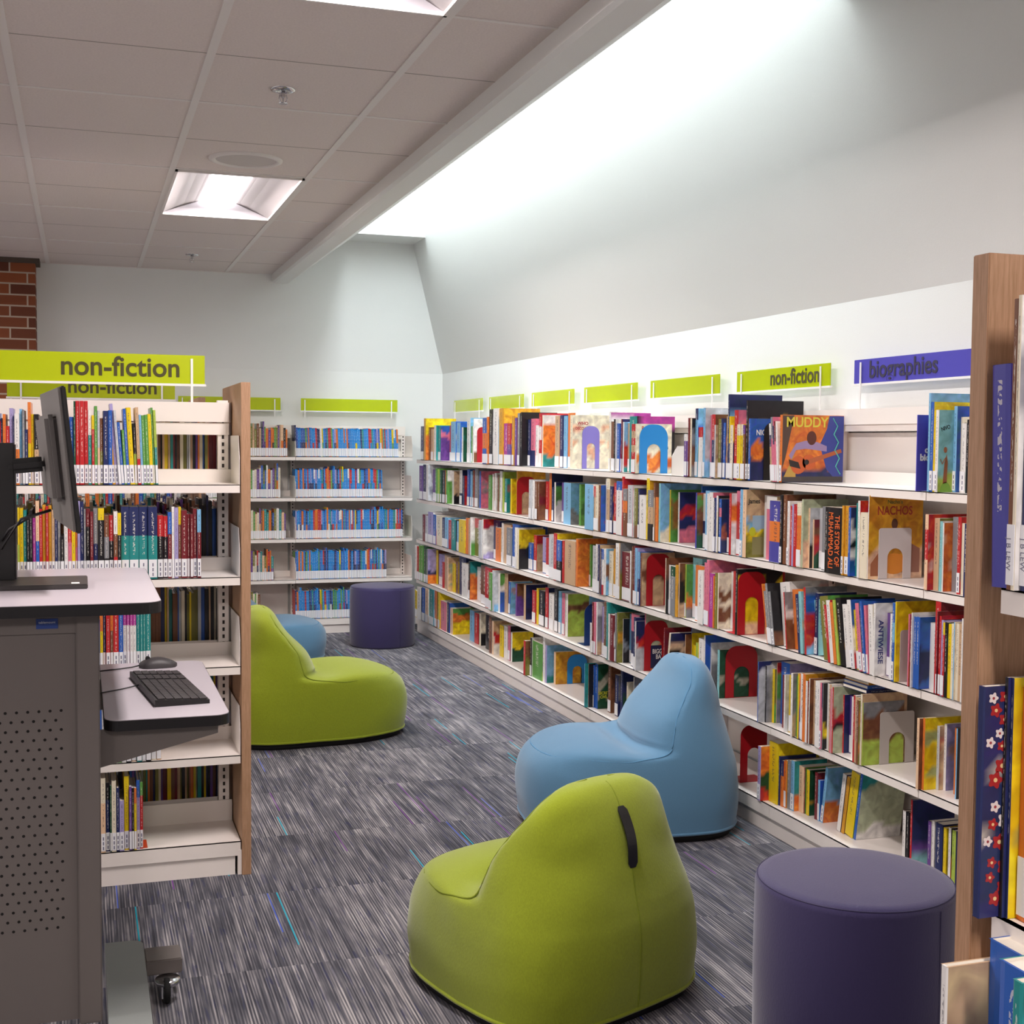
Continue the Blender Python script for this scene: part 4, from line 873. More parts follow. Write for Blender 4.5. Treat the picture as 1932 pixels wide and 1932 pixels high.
RC|2.4753|3.7453|0.0276|0.165|0.202|9|ye|lb|+||
RC|2.4647|3.7177|0.0210|0.181|0.228|9|pk|gy|+||pink book right of a yellow one, third shelf under the biographies sign
RC|2.4639|3.6921|0.0071|0.153|0.206|9|nb|nb|+||
RC|2.4622|3.6850|0.0120|0.189|0.238|9|bl|bl|+||blue book right of a navy one, third shelf under the biographies sign
RC|2.4644|3.6731|0.0120|0.175|0.226|7|pk|pk|+||
RC|2.4651|3.6610|0.0260|0.152|0.231|4|wh|cr1wh3|||white book right of a pink one, third shelf under the biographies sign
RC|2.4598|3.6351|0.0107|0.162|0.239|0|wh|wh||ANTIWIESE|white book with navy lettering down its cover, third shelf under the biographies sign
RC|2.5056|3.6244|0.0584|0.140|0.208|0|pu|wh|+||
RC|2.4756|3.5660|0.0276|0.161|0.214|0|wh|wh|+||
RC|2.4647|3.5384|0.0133|0.192|0.253|0|bl1lb1bl2|lb|+||blue and light blue book, third shelf under the biographies sign
RC|2.4663|3.5250|0.0068|0.196|0.258|0|ye|ye|||thin yellow book, third shelf under the biographies sign
RC|2.4620|3.4485|0.0059|0.168|0.228|0|pk|pk2or1|||
RC|2.4634|3.4426|0.0152|0.180|0.227|0|ma|ye|||
RC|2.4580|3.4275|0.0040|0.174|0.235|0|wh|wh|||
RC|2.4640|3.4235|0.0163|0.172|0.223|0|bl|bl2or1|||blue book right of a white one, third shelf under the biographies sign
RC|2.4623|3.4071|0.0161|0.149|0.225|0|bl|bl3nb3bl1|||blue book right of a blue one, third shelf under the biographies sign
RC|2.5005|3.3910|0.0639|0.144|0.208|0|wh|nb1te4wh5|||thick white book, third shelf next to the large wood panel
RC|2.4705|3.3272|0.0257|0.200|0.283|0|re|ma|||
RC|2.4586|3.3015|0.0043|0.177|0.255|0|ma|ma|+||thin maroon book, third shelf next to the large wood panel
RC|2.4638|3.2972|0.0103|0.198|0.242|0|re|re|+||
RC|2.4639|3.2869|0.0106|0.167|0.231|0|la|la|+||
RC|2.4620|3.2764|0.0092|0.174|0.225|0|ye1re5|re|+||
RC|2.4618|3.2671|0.0132|0.172|0.227|0|bk|bk|||black book, third shelf next to the large wood panel
RC|2.4641|3.2540|0.0157|0.149|0.224|0|ye|gr|||yellow book, third shelf next to the large wood panel
RC|2.4631|3.2383|0.0171|0.158|0.227|0|cr|bk|||cream book right of a yellow one, third shelf next to the large wood panel
RC|2.4592|3.2212|0.0046|0.164|0.233|0|lb|cr|||thin light blue book, third shelf next to the large wood panel
RC|2.4639|3.2165|0.0136|0.150|0.230|0|cr|br|||cream book right of a light blue one, third shelf next to the large wood panel
RC|2.4625|3.2029|0.0184|0.162|0.231|0|ta|or|||tan book, third shelf next to the large wood panel
RC|2.4585|3.1845|0.0067|0.192|0.249|0|wh|gy|||thin white book, third shelf next to the large wood panel
RD|2.4620|9.8044|0.0568|0.185|0.261|0|wh|wh|+||
RD|2.4634|9.7476|0.0667|0.190|0.258|0|re|re|+||
RD|2.4621|9.6808|0.0654|0.185|0.271|0|gr|gy|+||
RD|2.4617|9.6154|0.0726|0.192|0.276|0|gr|gr|+||
RD|2.4651|9.5428|0.0820|0.220|0.274|0|dg|dg|+||
RD|2.4658|9.4609|0.0445|0.173|0.260|0|gy|la3nb1or1|+||thick grey book with lavender cover, fourth shelf bay nearest the far corner
RD|2.5297|9.4163|0.0594|0.187|0.255|0|ye|br|||
RD|2.5355|9.3570|0.2028|0.190|0.232|0|la|la|+||
RD|2.5055|9.1542|0.0517|0.140|0.188|0|re|re|||
RD|2.5090|9.1025|0.1747|0.171|0.247|0|ta|bk|||
RD|2.4790|8.9279|0.0399|0.197|0.242|0|pe|ta|||thick peach book, fourth shelf bay nearest the far corner
RD|2.5087|8.8879|0.0732|0.140|0.205|0|ye|ye|||
RD|2.5122|8.8147|0.0721|0.170|0.225|0|br|ye|||
RD|2.5163|8.7426|0.1700|0.201|0.271|0|nb|nb|||
RD|2.4863|8.5727|0.1462|0.191|0.234|0|wh|wh|||thick white book right of a navy one, fourth shelf second bay from far corner
RD|2.4916|8.4264|0.0358|0.178|0.260|0|bk|te2or4|+||thick black book with orange cover, fourth shelf second bay from far corner
RD|2.5370|8.3704|0.1807|0.168|0.226|0|wh|wh|+||
RD|2.5070|8.1897|0.1897|0.198|0.256|0|br|br|+||
RD|2.4770|8.0001|0.1364|0.210|0.262|0|re|re|+||
RD|2.4599|7.8636|0.0656|0.177|0.240|0|gr|gr|+||
RD|2.4630|7.7980|0.0392|0.172|0.258|0|lg|lg3lb1|||thick pale grey book, fourth shelf third bay from far corner
RD|2.4908|7.7588|0.0385|0.160|0.243|0|wh|gr1wh1bl2|||thick white book, fourth shelf third bay from far corner
RD|2.5198|7.7202|0.0679|0.182|0.247|0|ta|br|||
RD|2.5241|7.6523|0.0372|0.146|0.201|0|bl|lb|+||thick blue book, fourth shelf third bay from far corner
RD|2.5370|7.5531|0.0272|0.140|0.199|0|pu|br2pu3|||purple book with purple cover, fourth shelf third bay from far corner
RD|2.5370|7.3961|0.0383|0.141|0.210|0|ta|nb|||thick tan book with navy cover, fourth shelf third bay from far corner
RD|2.5370|7.2414|0.0669|0.140|0.193|0|re|re|+||
RD|2.5370|7.1646|0.0346|0.150|0.213|0|ye|ye|||
RD|2.5370|7.1218|0.0970|0.166|0.207|0|bk|bk|+||thick black book, fourth shelf third bay from far corner
RD|2.5370|7.0120|0.0538|0.154|0.235|0|re|nb|+||
RD|2.5370|6.9488|0.0807|0.165|0.210|0|wh|wh|+||thick white book, fourth shelf fourth bay from far corner
RD|2.5370|6.8589|0.0593|0.196|0.246|0|bk|bk|+||
RD|2.5370|6.7921|0.0449|0.161|0.238|0|lb|lb|+||
RD|2.5370|6.7383|0.0472|0.190|0.234|0|pk|wh|+||
RD|2.5370|6.6823|0.0378|0.182|0.235|0|wh|li1br1li3|||thick white book with lime cover, fourth shelf fourth bay from far corner
RD|2.5370|6.3288|0.0040|0.198|0.283|0|lb|lb3nb1lb2|||
RD|2.4620|6.1287|0.0287|0.140|0.150|0|wh|wh|||
RD|2.4603|6.0999|0.0246|0.212|0.260|0|ma|re|+||
RD|2.4611|6.0753|0.0288|0.189|0.263|0|pk|pk|+||
RD|2.4627|6.0465|0.0155|0.194|0.266|0|wh|wh1gy2ta1|||tall white book, fourth shelf two bays beyond the biographies sign
RD|2.4866|6.0310|0.0915|0.165|0.247|0|la|la|+||
RD|2.4602|5.9395|0.0318|0.222|0.282|0|br|br|+||
RD|2.4588|5.9076|0.0232|0.227|0.283|0|te|te|+||
RD|2.4603|5.8844|0.0177|0.159|0.229|0|wh|wh|||
RD|2.4627|5.8667|0.0482|0.160|0.228|0|ma|ma1wh1ma1|||thick maroon book, fourth shelf two bays beyond the biographies sign
RD|2.4682|5.8185|0.0188|0.178|0.240|0|gy|gy|+||
RD|2.4707|5.7997|0.0158|0.169|0.245|0|ol|ol2go1ol2|||olive book, fourth shelf two bays beyond the biographies sign
RD|2.4965|5.7839|0.0071|0.154|0.215|0|wh|bk3gy1bk2|||thin white book, fourth shelf two bays beyond the biographies sign
RD|2.5280|5.7768|0.0884|0.193|0.240|0|lb|lb|+||
RD|2.4980|5.6885|0.0973|0.194|0.256|0|pk1nb2|nb|+||
RD|2.4680|5.5912|0.0249|0.203|0.250|0|nb|nb|+||
RD|2.4653|5.5663|0.0107|0.175|0.234|0|wh|nb2re1lg3|||white book with pale grey cover, fourth shelf two bays beyond the biographies sign
RD|2.5091|5.5556|0.0119|0.218|0.283|0|pk|sg1or1||BIGGER/BAY|tall pink book with sage green cover, fourth shelf two bays beyond the biographies sign
RD|2.4620|5.2438|0.0121|0.164|0.247|0|ma|ma|+||
RD|2.4662|5.2317|0.0162|0.170|0.233|-9|cr|nb1pe1bk2re1|||cream book with black cover, fourth shelf two bays beyond the biographies sign
RD|2.5080|5.1232|0.0040|0.179|0.234|-1|pe|br2ye1|||
RD|2.5370|5.1192|0.0040|0.189|0.266|0|bl|gy2br1|||
RD|2.5370|5.1152|0.0040|0.159|0.239|0|ye|ye|||
RD|2.5370|5.1082|0.0921|0.140|0.189|0|ye|ye|||
RD|2.5070|5.0161|0.0216|0.157|0.214|0|li|ye|||
RD|2.5097|4.9946|0.0453|0.169|0.237|0|wh|wh|||
RD|2.5125|4.9492|0.0119|0.180|0.254|0|wh|bl|||
RD|2.5370|4.9363|0.0107|0.174|0.223|0|lg|wh1gy2|||
RD|2.5370|4.8727|0.0198|0.171|0.205|0|aq|dg|||aqua book with dark green cover, fourth shelf under the lettered wall non-fiction sign
RD|2.4620|4.3915|0.0049|0.165|0.236|0|bl|nb1lg6|||thin blue book with pale grey cover, fourth shelf under the lettered wall non-fiction sign
RD|2.4916|4.3866|0.0093|0.168|0.219|0|bk|lg1gy3|||black book, fourth shelf under the lettered wall non-fiction sign
RD|2.5165|4.3773|0.0161|0.146|0.208|0|ye|ol2gr1|||yellow book, fourth shelf under the lettered wall non-fiction sign
RD|2.5262|4.3612|0.0040|0.175|0.233|0|ta|re1gr3gy3|||thin tan book, fourth shelf under the lettered wall non-fiction sign
RD|2.5370|4.3490|0.0631|0.164|0.240|0|bl|la|||
RD|2.5070|4.2859|0.0650|0.140|0.201|0|ma|wh|||
RD|2.4770|4.2209|0.0088|0.174|0.213|0|wh|lg|||thin white book right of a maroon one, fourth shelf under the biographies sign
RD|2.4923|4.2121|0.0628|0.147|0.214|0|ye|cr|+||
RD|2.4623|4.1493|0.0141|0.189|0.233|0|wh|gy2ta1|||white book right of a yellow one, fourth shelf under the biographies sign
RD|2.4774|4.1352|0.0289|0.164|0.224|0|gr|wh|||
RD|2.4660|4.1063|0.0101|0.162|0.238|0|ye|or2pu2|||
RD|2.4700|4.0962|0.0333|0.161|0.240|0|wh|or|+||
RD|2.4595|4.0629|0.0182|0.166|0.246|0|or|go|||orange book, fourth shelf under the biographies sign
RD|2.4607|4.0447|0.0135|0.155|0.223|0|wh|re|||
RD|2.4627|4.0312|0.0125|0.163|0.217|0|br|wh|||
RD|2.4601|4.0186|0.0049|0.190|0.236|0|wh|br|||thin white book right of a brown one, fourth shelf under the biographies sign
RD|2.4741|4.0138|0.0282|0.167|0.230|0|ta|br|||
RD|2.4640|3.9855|0.0172|0.174|0.234|0|wh|wh|||
RD|2.4613|3.9684|0.0195|0.166|0.232|0|wh|wh|||white book right of a white one, fourth shelf under the biographies sign
RD|2.4610|3.9488|0.0110|0.155|0.234|0|pk|nb2pk2|+||pink book, fourth shelf under the biographies sign
RD|2.4654|3.9378|0.0040|0.164|0.233|0|gy|bk3ye1bk1|||thin grey book, fourth shelf under the biographies sign
RD|2.4805|3.9338|0.0367|0.158|0.233|0|wh|wh|||
RD|2.4657|3.8971|0.0136|0.180|0.237|0|ta|wh|||
RD|2.4620|3.8834|0.0077|0.156|0.226|0|pk|wh|||
RD|2.4649|3.8757|0.0076|0.163|0.232|0|re|sg2re1bk1sg2|||thin red book with sage green cover, fourth shelf under the biographies sign
RD|2.5040|3.8681|0.0075|0.141|0.204|0|re|nb|||thin red book, fourth shelf under the biographies sign
RD|2.5253|3.8606|0.0560|0.147|0.202|0|pu|wh|+||
RD|2.4953|3.8046|0.0570|0.169|0.210|0|wh|wh|||
RD|2.4656|3.7476|0.0100|0.149|0.227|0|re|wh|||
RD|2.4650|3.7376|0.0211|0.175|0.224|0|ta|ta|||
RD|2.4583|3.7165|0.0125|0.176|0.217|0|br|ol|||brown book right of a tan one, fourth shelf under the biographies sign
RD|2.4641|3.7040|0.0106|0.176|0.239|0|cr|ta|||
RD|2.4664|3.6933|0.0040|0.160|0.212|0|li|gy1br2li2|||thin lime book with brown cover, fourth shelf under the biographies sign
RD|2.4620|3.3921|0.0124|0.145|0.223|0|pe|br|||peach book, fourth shelf next to the large wood panel
RD|2.4753|3.3796|0.0107|0.162|0.225|0|or|ye||gold|thick golden yellow book leaning out, fourth shelf next to the large wood panel
RD|2.5195|3.3690|0.0131|0.165|0.200|0|lg|ta|||pale grey book, fourth shelf next to the large wood panel
RD|2.5365|3.3558|0.0120|0.167|0.208|0|wh|la|||white book with lavender cover, fourth shelf next to the large wood panel
RD|2.5370|3.3066|0.0478|0.171|0.206|0|or|bk2gy1|||
RD|2.5070|3.2588|0.0059|0.150|0.216|0|lb|bk|||
RE|2.4620|9.8345|0.1183|0.153|0.205|-5|ye|li|+||
RE|2.4592|9.7162|0.1290|0.201|0.248|0|wh|bk|||
RE|2.4635|9.5872|0.1012|0.194|0.255|0|bl|lb|+||
RE|2.4638|9.4860|0.1005|0.202|0.259|0|pe|wh|+||
RE|2.4681|9.3855|0.1388|0.198|0.270|0|te|lb|+||thick tall teal book, bottom shelf bay nearest the far corner
RE|2.4731|9.2467|0.0745|0.203|0.272|0|or|bk|+||
RE|2.4774|9.1722|0.0681|0.183|0.272|0|ye|ye|+||
RE|2.4816|9.1040|0.1586|0.168|0.211|0|pk|pe|||thick pink book, bottom shelf bay nearest the far corner
RE|2.4858|8.9455|0.0649|0.149|0.216|0|nb|bl|||
RE|2.4913|8.8805|0.0737|0.153|0.184|0|pe|gr1or1ye2|||thick short peach book with yellow cover, bottom shelf second bay from far corner
RE|2.5370|8.5412|0.1012|0.162|0.212|0|lb|lb|||
RE|2.5370|8.4289|0.0988|0.145|0.207|0|re|ma|||
RE|2.5370|8.3148|0.0388|0.144|0.215|0|cr|cr2bk2|||thick cream book, bottom shelf second bay from far corner
RE|2.5370|8.1699|0.1711|0.174|0.227|0|bk|wh|||
RE|2.5070|7.9988|0.0527|0.184|0.238|0|br|gy|||
RE|2.5108|7.9461|0.0341|0.143|0.215|0|pe|ta2re1wh2|||thick peach book with tan cover, bottom shelf third bay from far corner
RE|2.5370|7.8656|0.0777|0.140|0.200|0|ye|ye|||
RE|2.5370|7.7764|0.0686|0.154|0.207|0|wh|wh|||
RE|2.5370|7.6965|0.0506|0.164|0.218|0|pk|bk|+||
RE|2.5370|7.6365|0.0278|0.140|0.185|0|wh|ye2dg2|||short white book with yellow cover, bottom shelf third bay from far corner
RE|2.4620|7.1730|0.0339|0.140|0.204|0|re|br1ol1|||thick red book, bottom shelf third bay from far corner
RE|2.4910|7.1390|0.0333|0.170|0.224|0|bk|wh|+||
RE|2.4950|7.1057|0.1672|0.140|0.213|0|gr|gr3li1|||thick green book, bottom shelf fourth bay from far corner
RE|2.4990|6.9386|0.0316|0.183|0.259|0|wh|wh|||
RE|2.5036|6.9069|0.0235|0.157|0.215|0|la|lb3te1|||lavender book with light blue cover, bottom shelf fourth bay from far corner
RE|2.5370|6.8589|0.0306|0.154|0.183|0|pe|go|||thick short peach book with golden cover, bottom shelf fourth bay from far corner
RE|2.4620|6.1928|0.0040|0.175|0.229|0|lb|te|||
RE|2.4820|6.1888|0.0040|0.182|0.225|0|ta|bk|+||
RE|2.5065|6.1848|0.0145|0.163|0.221|0|bl|bl|+||
RE|2.5111|6.1703|0.0358|0.160|0.231|0|bl|dg||SECRET/CIVIL|dark book with yellow title beginning SECRET, bottom shelf fourth bay from far corner
RE|2.5370|6.0591|0.0398|0.165|0.237|0|br|br|+||thick brown book, bottom shelf two bays beyond the biographies sign
RE|2.5370|5.9693|0.0440|0.172|0.207|0|nb|gy1nb1|+||thick navy book right of a brown one, bottom shelf two bays beyond the biographies sign
RE|2.5370|5.8991|0.0311|0.186|0.240|0|nb|nb1dg1|||thick navy book right of a navy one, bottom shelf two bays beyond the biographies sign
RE|2.5370|5.8218|0.0169|0.140|0.195|0|cr|cr2ta1|||cream book, bottom shelf two bays beyond the biographies sign
RE|2.5370|5.7380|0.0083|0.154|0.234|0|wh|gy|||thin white book, bottom shelf two bays beyond the biographies sign
RE|2.5370|5.6806|0.0485|0.158|0.214|0|lb|bl|+||thick light blue book, bottom shelf two bays beyond the biographies sign
RE|2.5370|5.6002|0.0237|0.174|0.225|0|bk|nb|||black book, bottom shelf two bays beyond the biographies sign
RE|2.5370|5.5529|0.0234|0.165|0.227|0|or|re|||
RE|2.4620|4.3819|0.0236|0.146|0.210|0|la|or2dg1re1|+||lavender book with orange cover, bottom shelf under the lettered wall non-fiction sign
RE|2.4979|4.3583|0.0668|0.180|0.234|0|ye|ye|||thick yellow book, bottom shelf under the lettered wall non-fiction sign
RE|2.5019|4.2915|0.0098|0.156|0.188|0|nb|nb|||
RE|2.5042|4.2817|0.0214|0.140|0.175|0|nb1or2|or|||
RE|2.5075|4.2603|0.0174|0.140|0.180|0|or|go|+||
RE|2.5109|4.2429|0.0211|0.140|0.184|0|gy|gy|||
RE|2.5137|4.2218|0.0237|0.140|0.188|0|lb|te2or1|+||short light blue book with teal cover, bottom shelf under the biographies sign
RE|2.5333|4.1980|0.0327|0.140|0.173|0|pe|pe|||thick short peach book, bottom shelf under the biographies sign
RE|2.5370|4.1641|0.0065|0.140|0.171|0|ma|gr|||
RE|2.5370|4.1512|0.0211|0.140|0.169|0|ye|dg|||short yellow book with dark green cover, bottom shelf under the biographies sign
RE|2.5370|4.0937|0.0180|0.140|0.173|0|ma|ma|||
RE|2.5370|4.0713|0.0134|0.140|0.150|0|lb|bl|+||
RE|2.5370|4.0517|0.0159|0.174|0.209|-8|lb|lb3or2|+||light blue book, bottom shelf under the biographies sign
RE|2.5370|3.9450|0.0228|0.171|0.214|-9|wh|nb|||white book, bottom shelf under the biographies sign
RE|2.5370|3.9172|0.0184|0.145|0.210|-9|go|ma|||golden book, bottom shelf under the biographies sign
RE|2.5370|3.8938|0.0485|0.165|0.234|-9|ye|li|||thick yellow book with lime cover, bottom shelf under the biographies sign
RE|2.5370|3.8396|0.0146|0.180|0.243|-9|bl|te1sg3wh1|||blue book with sage green cover, bottom shelf under the biographies sign
RE|2.5370|3.5583|0.0158|0.140|0.179|0|wh|bk|||
RE|2.5370|3.5383|0.0156|0.140|0.180|0|bk|bk|||
RE|2.5370|3.5170|0.0099|0.163|0.225|0|re|nb3pu1aq1||THE GIRL|
RE|2.5370|3.4257|0.0169|0.141|0.182|0|pu|wh|||
RE|2.5370|3.4042|0.0120|0.157|0.188|0|wh|wh|||
RE|2.5370|3.3881|0.0356|0.140|0.188|0|nb|nb|||
RE|2.5370|3.3473|0.0143|0.140|0.183|0|ye|ye|||
RE|2.5370|3.3226|0.0122|0.140|0.190|0|wh|bk1or1|||
RE|2.5370|3.3059|0.0179|0.157|0.187|0|li|nb|||
NA|0.8600|1.0719|0.0265|0.145|0.220|2|vi|vi|||violet-blue book, upper shelf beyond the large wood panel
NA|0.8571|1.0454|0.0070|0.204|0.282|0|br|wh|+||thin tall brown book, upper shelf beyond the large wood panel
NA|0.8565|1.0384|0.0050|0.226|0.285|0|cr|wh|+||thin tall cream book with white cover, upper shelf beyond the large wood panel
NA|0.8632|1.0334|0.0083|0.209|0.255|0|nb|go|+||thin navy book, upper shelf beyond the large wood panel
NB|0.8450|1.0668|0.0103|0.190|0.233|0|nb|nb||flowers|navy book covered in red and white flowers, middle shelf beyond the large wood panel
NB|0.8686|1.0566|0.0047|0.173|0.242|0|bk|nb|||thin black book, middle shelf beyond the large wood panel
NB|0.8726|1.0519|0.0040|0.166|0.242|0|nb|ye|||thin navy book with yellow cover, middle shelf beyond the large wood panel
NB|0.8821|1.0479|0.0466|0.182|0.233|0|or|or|+||thick orange book, middle shelf beyond the large wood panel
NC|0.8000|1.0539|0.0105|0.183|0.273|0|wh|ta1br1dg2|||tall white book with dark green cover, lower shelf beyond the large wood panel
NC|0.8478|1.0434|0.0520|0.215|0.297|0|bl|bl|||thick tall blue book, lower shelf beyond the large wood panel
NC|0.8178|0.9914|0.0415|0.215|0.300|0|bl|te|||thick tall blue book with teal cover, lower shelf beyond the large wood panel
NC|0.7990|0.9499|0.0125|0.209|0.300|0|te|te|||tall teal book, lower shelf beyond the large wood panel
NC|0.8085|0.9374|0.0210|0.213|0.300|0|ta|ta|||tall tan book, lower shelf beyond the large wood panel
LA|-0.2693|4.4292|0.0150|0.188|0.212|0|wh|wh|+||
LA|-0.2538|4.4265|0.0052|0.188|0.229|0|bl|bl|+||
LA|-0.2479|4.4275|0.0053|0.158|0.204|0|re|re|+||
LA|-0.2421|4.4349|0.0053|0.181|0.212|0|nb|nb|+||
LA|-0.2362|4.4302|0.0084|0.142|0.225|0|or|or|+||
LA|-0.2272|4.4307|0.0100|0.159|0.187|0|re|re|+||
LA|-0.2166|4.4360|0.0108|0.150|0.244|0|la|la|+||lavender book right of a red one, top shelf of the bookcase behind the monitor
LA|-0.2053|4.4294|0.0033|0.185|0.217|0|nb|nb|+||
LA|-0.2013|4.4254|0.0143|0.161|0.227|0|wh1or1|wh|+||white and orange book, top shelf of the bookcase behind the monitor
LA|-0.1864|4.4347|0.0081|0.178|0.242|0|lb|lb|+||
LA|-0.1777|4.4255|0.0065|0.142|0.238|0|gy|gy|+||
LA|-0.1706|4.4258|0.0085|0.186|0.177|0|nb|nb|+||
LA|-0.1615|4.4281|0.0093|0.177|0.264|0|or1ye1|or|+||orange and yellow book, top shelf of the bookcase behind the monitor
LA|-0.1517|4.4358|0.0089|0.157|0.226|0|ye|ye|+||
LA|-0.1422|4.4283|0.0129|0.188|0.226|0|bk1ta1|bk|+||black and tan book, top shelf of the bookcase behind the monitor
LA|-0.1287|4.4324|0.0121|0.153|0.214|0|re|re|+||
LA|-0.1159|4.4336|0.0133|0.156|0.231|0|gr|gr|+||
LA|-0.1020|4.4283|0.0114|0.140|0.210|0|wh|wh|+||
LA|-0.0900|4.4341|0.0134|0.186|0.219|0|ye|ye|+||
LA|-0.0760|4.4326|0.0114|0.187|0.198|0|bk|bk|+||
LA|-0.0640|4.4253|0.0147|0.152|0.227|0|bl|bl|+||blue book right of a black one, top shelf of the bookcase behind the monitor
LA|-0.0488|4.4307|0.0123|0.188|0.196|0|or|or|+||orange book, top shelf of the bookcase behind the monitor
LA|-0.0359|4.4364|0.0127|0.159|0.219|0|bl|bl|+||blue book right of an orange one, top shelf of the bookcase behind the monitor
LA|-0.0226|4.4280|0.0051|0.161|0.270|0|dg|dg|+||
LA|-0.0169|4.4309|0.0119|0.186|0.271|0|re1re4|re|+||tall red book between dark green and red, top shelf of the bookcase behind the monitor
LA|-0.0044|4.4272|0.0132|0.180|0.271|0|re1re4|re|+||tall red book right of a red one, top shelf of the bookcase behind the monitor
LA|0.0094|4.4339|0.0116|0.181|0.271|0|re3br1|re|+||tall red and brown book, top shelf of the bookcase behind the monitor
LA|0.0216|4.4343|0.0108|0.170|0.241|0|wh1te2|wh|+||teal and white book, top shelf of the bookcase behind the monitor
LA|0.0330|4.4289|0.0075|0.156|0.225|0|ye1re4|ye|+||
LA|0.0411|4.4293|0.0092|0.179|0.255|0|gr|gr|+||green book between red and pale grey, top shelf of the bookcase behind the monitor
LA|0.0509|4.4259|0.0067|0.150|0.240|0|lg1pe1|lg|+||
LA|0.0582|4.4340|0.0096|0.152|0.216|0|br1ol1|br|+||brown and olive book, top shelf of the bookcase behind the monitor
LA|0.0685|4.4258|0.0150|0.142|0.240|0|nb|nb|+||navy book, top shelf of the bookcase behind the monitor
LA|0.0840|4.4316|0.0121|0.156|0.242|0|bl|bl|+||blue book right of a navy one, top shelf of the bookcase behind the monitor
LA|0.0967|4.4368|0.0093|0.184|0.230|4|go|go|+||golden book, top shelf of the bookcase behind the monitor
LA|0.1066|4.4369|0.0097|0.153|0.264|4|la|la|+||lavender book right of a golden one, top shelf of the bookcase behind the monitor
LA|0.1169|4.4260|0.0076|0.145|0.243|4|lg|lg|+||
LA|0.1251|4.4310|0.0089|0.175|0.204|4|bl|bl|+||
LA|0.1346|4.4304|0.0077|0.152|0.179|3|gr|gr|+||
LA|0.1429|4.4300|0.0085|0.171|0.248|3|bl|bl|+||thin blue book right of a green one, top shelf of the bookcase behind the monitor
LA|0.1520|4.4331|0.0152|0.177|0.252|3|ye|ye|+||yellow book right of a blue one, top shelf of the bookcase behind the monitor
LA|0.1678|4.4352|0.0085|0.173|0.201|2|bk1li1|bk|+||
LA|0.1769|4.4265|0.0098|0.182|0.253|2|ta2re1|ta|+||tan and red book, top shelf of the bookcase behind the monitor
LA|0.1873|4.4285|0.0073|0.168|0.229|2|lb|lb|+||
LA|0.1952|4.4295|0.0094|0.177|0.227|2|gr|gr|+||green book right of a light blue one, top shelf of the bookcase behind the monitor
LA|0.2053|4.4274|0.0094|0.152|0.229|2|gr|gr|+||green book right of a green one, top shelf of the bookcase behind the monitor
LA|0.2153|4.4279|0.0103|0.148|0.232|2|ye|ye|+||yellow book right of a green one, top shelf of the bookcase behind the monitor
LA|0.2262|4.4356|0.0065|0.169|0.253|2|gr|gr|+||
LA|0.2333|4.4289|0.0078|0.160|0.245|2|li1te1|li|+||
LB|-0.2260|4.4369|0.0092|0.165|0.235|0|wh|wh|+||white book left of a blue one, second shelf of the bookcase behind the monitor
LB|-0.2161|4.4278|0.0100|0.180|0.239|0|bl1wh1|bl|+||blue and white book between white and blue, second shelf of the bookcase behind the monitor
LB|-0.2055|4.4328|0.0093|0.190|0.239|0|bl1wh1|bl|+||blue and white book between blue and yellow, second shelf of the bookcase behind the monitor
LB|-0.1956|4.4262|0.0053|0.164|0.239|0|ye1li1|ye|+||
LB|-0.1897|4.4348|0.0105|0.182|0.237|0|ye|ye|+||yellow book right of a yellow one, second shelf of the bookcase behind the monitor
LB|-0.1786|4.4360|0.0097|0.142|0.230|0|te|te|+||teal book, second shelf of the bookcase behind the monitor
LB|-0.1683|4.4285|0.0081|0.146|0.213|0|bk|bk|+||
LB|-0.1596|4.4273|0.0081|0.189|0.230|0|bk|bk|+||
LB|-0.1509|4.4320|0.0093|0.187|0.205|0|mg|mg|+||
LB|-0.1409|4.4295|0.0102|0.183|0.260|0|pe1bl1|pe|+||peach and blue book, second shelf of the bookcase behind the monitor
LB|-0.1302|4.4304|0.0090|0.153|0.234|0|re|re|+||thin red book right of a peach one, second shelf of the bookcase behind the monitor
LB|-0.1206|4.4343|0.0098|0.187|0.247|0|go|go|+||golden book between red and red, second shelf of the bookcase behind the monitor
LB|-0.1102|4.4263|0.0074|0.170|0.243|0|re|re|+||
LB|-0.1022|4.4324|0.0090|0.151|0.245|0|go|go|+||golden book between red and tan, second shelf of the bookcase behind the monitor
LB|-0.0926|4.4294|0.0090|0.147|0.230|0|ta|ta|+||tan book, second shelf of the bookcase behind the monitor
LB|-0.0830|4.4274|0.0074|0.153|0.225|0|nb|nb|+||
LB|-0.0749|4.4322|0.0083|0.173|0.234|0|gy|gy|+||
LB|-0.0661|4.4274|0.0107|0.141|0.144|0|bk|bk|+||
LB|-0.0548|4.4289|0.0115|0.174|0.208|0|wh|wh|+||white book right of a black one, second shelf of the bookcase behind the monitor
LB|-0.0427|4.4272|0.0107|0.156|0.187|0|re1pk2|re|+||
LB|-0.0314|4.4274|0.0103|0.180|0.259|0|ye|ye|+||yellow book right of a pink one, second shelf of the bookcase behind the monitor
LB|-0.0204|4.4316|0.0063|0.143|0.216|0|or1pk1|or|+||
LB|-0.0135|4.4262|0.0075|0.160|0.259|0|la|la|+||
LB|-0.0054|4.4316|0.0108|0.172|0.257|0|nb|nb|+||navy book, second shelf of the bookcase behind the monitor
LB|0.0060|4.4261|0.0055|0.148|0.233|0|gy|gy|+||
LB|0.0121|4.4333|0.0129|0.160|0.233|0|ma1bk2wh1|ma|+||black and maroon book, second shelf of the bookcase behind the monitor
LB|0.0255|4.4284|0.0092|0.155|0.224|0|ma|ma|+||maroon book right of a black one, second shelf of the bookcase behind the monitor
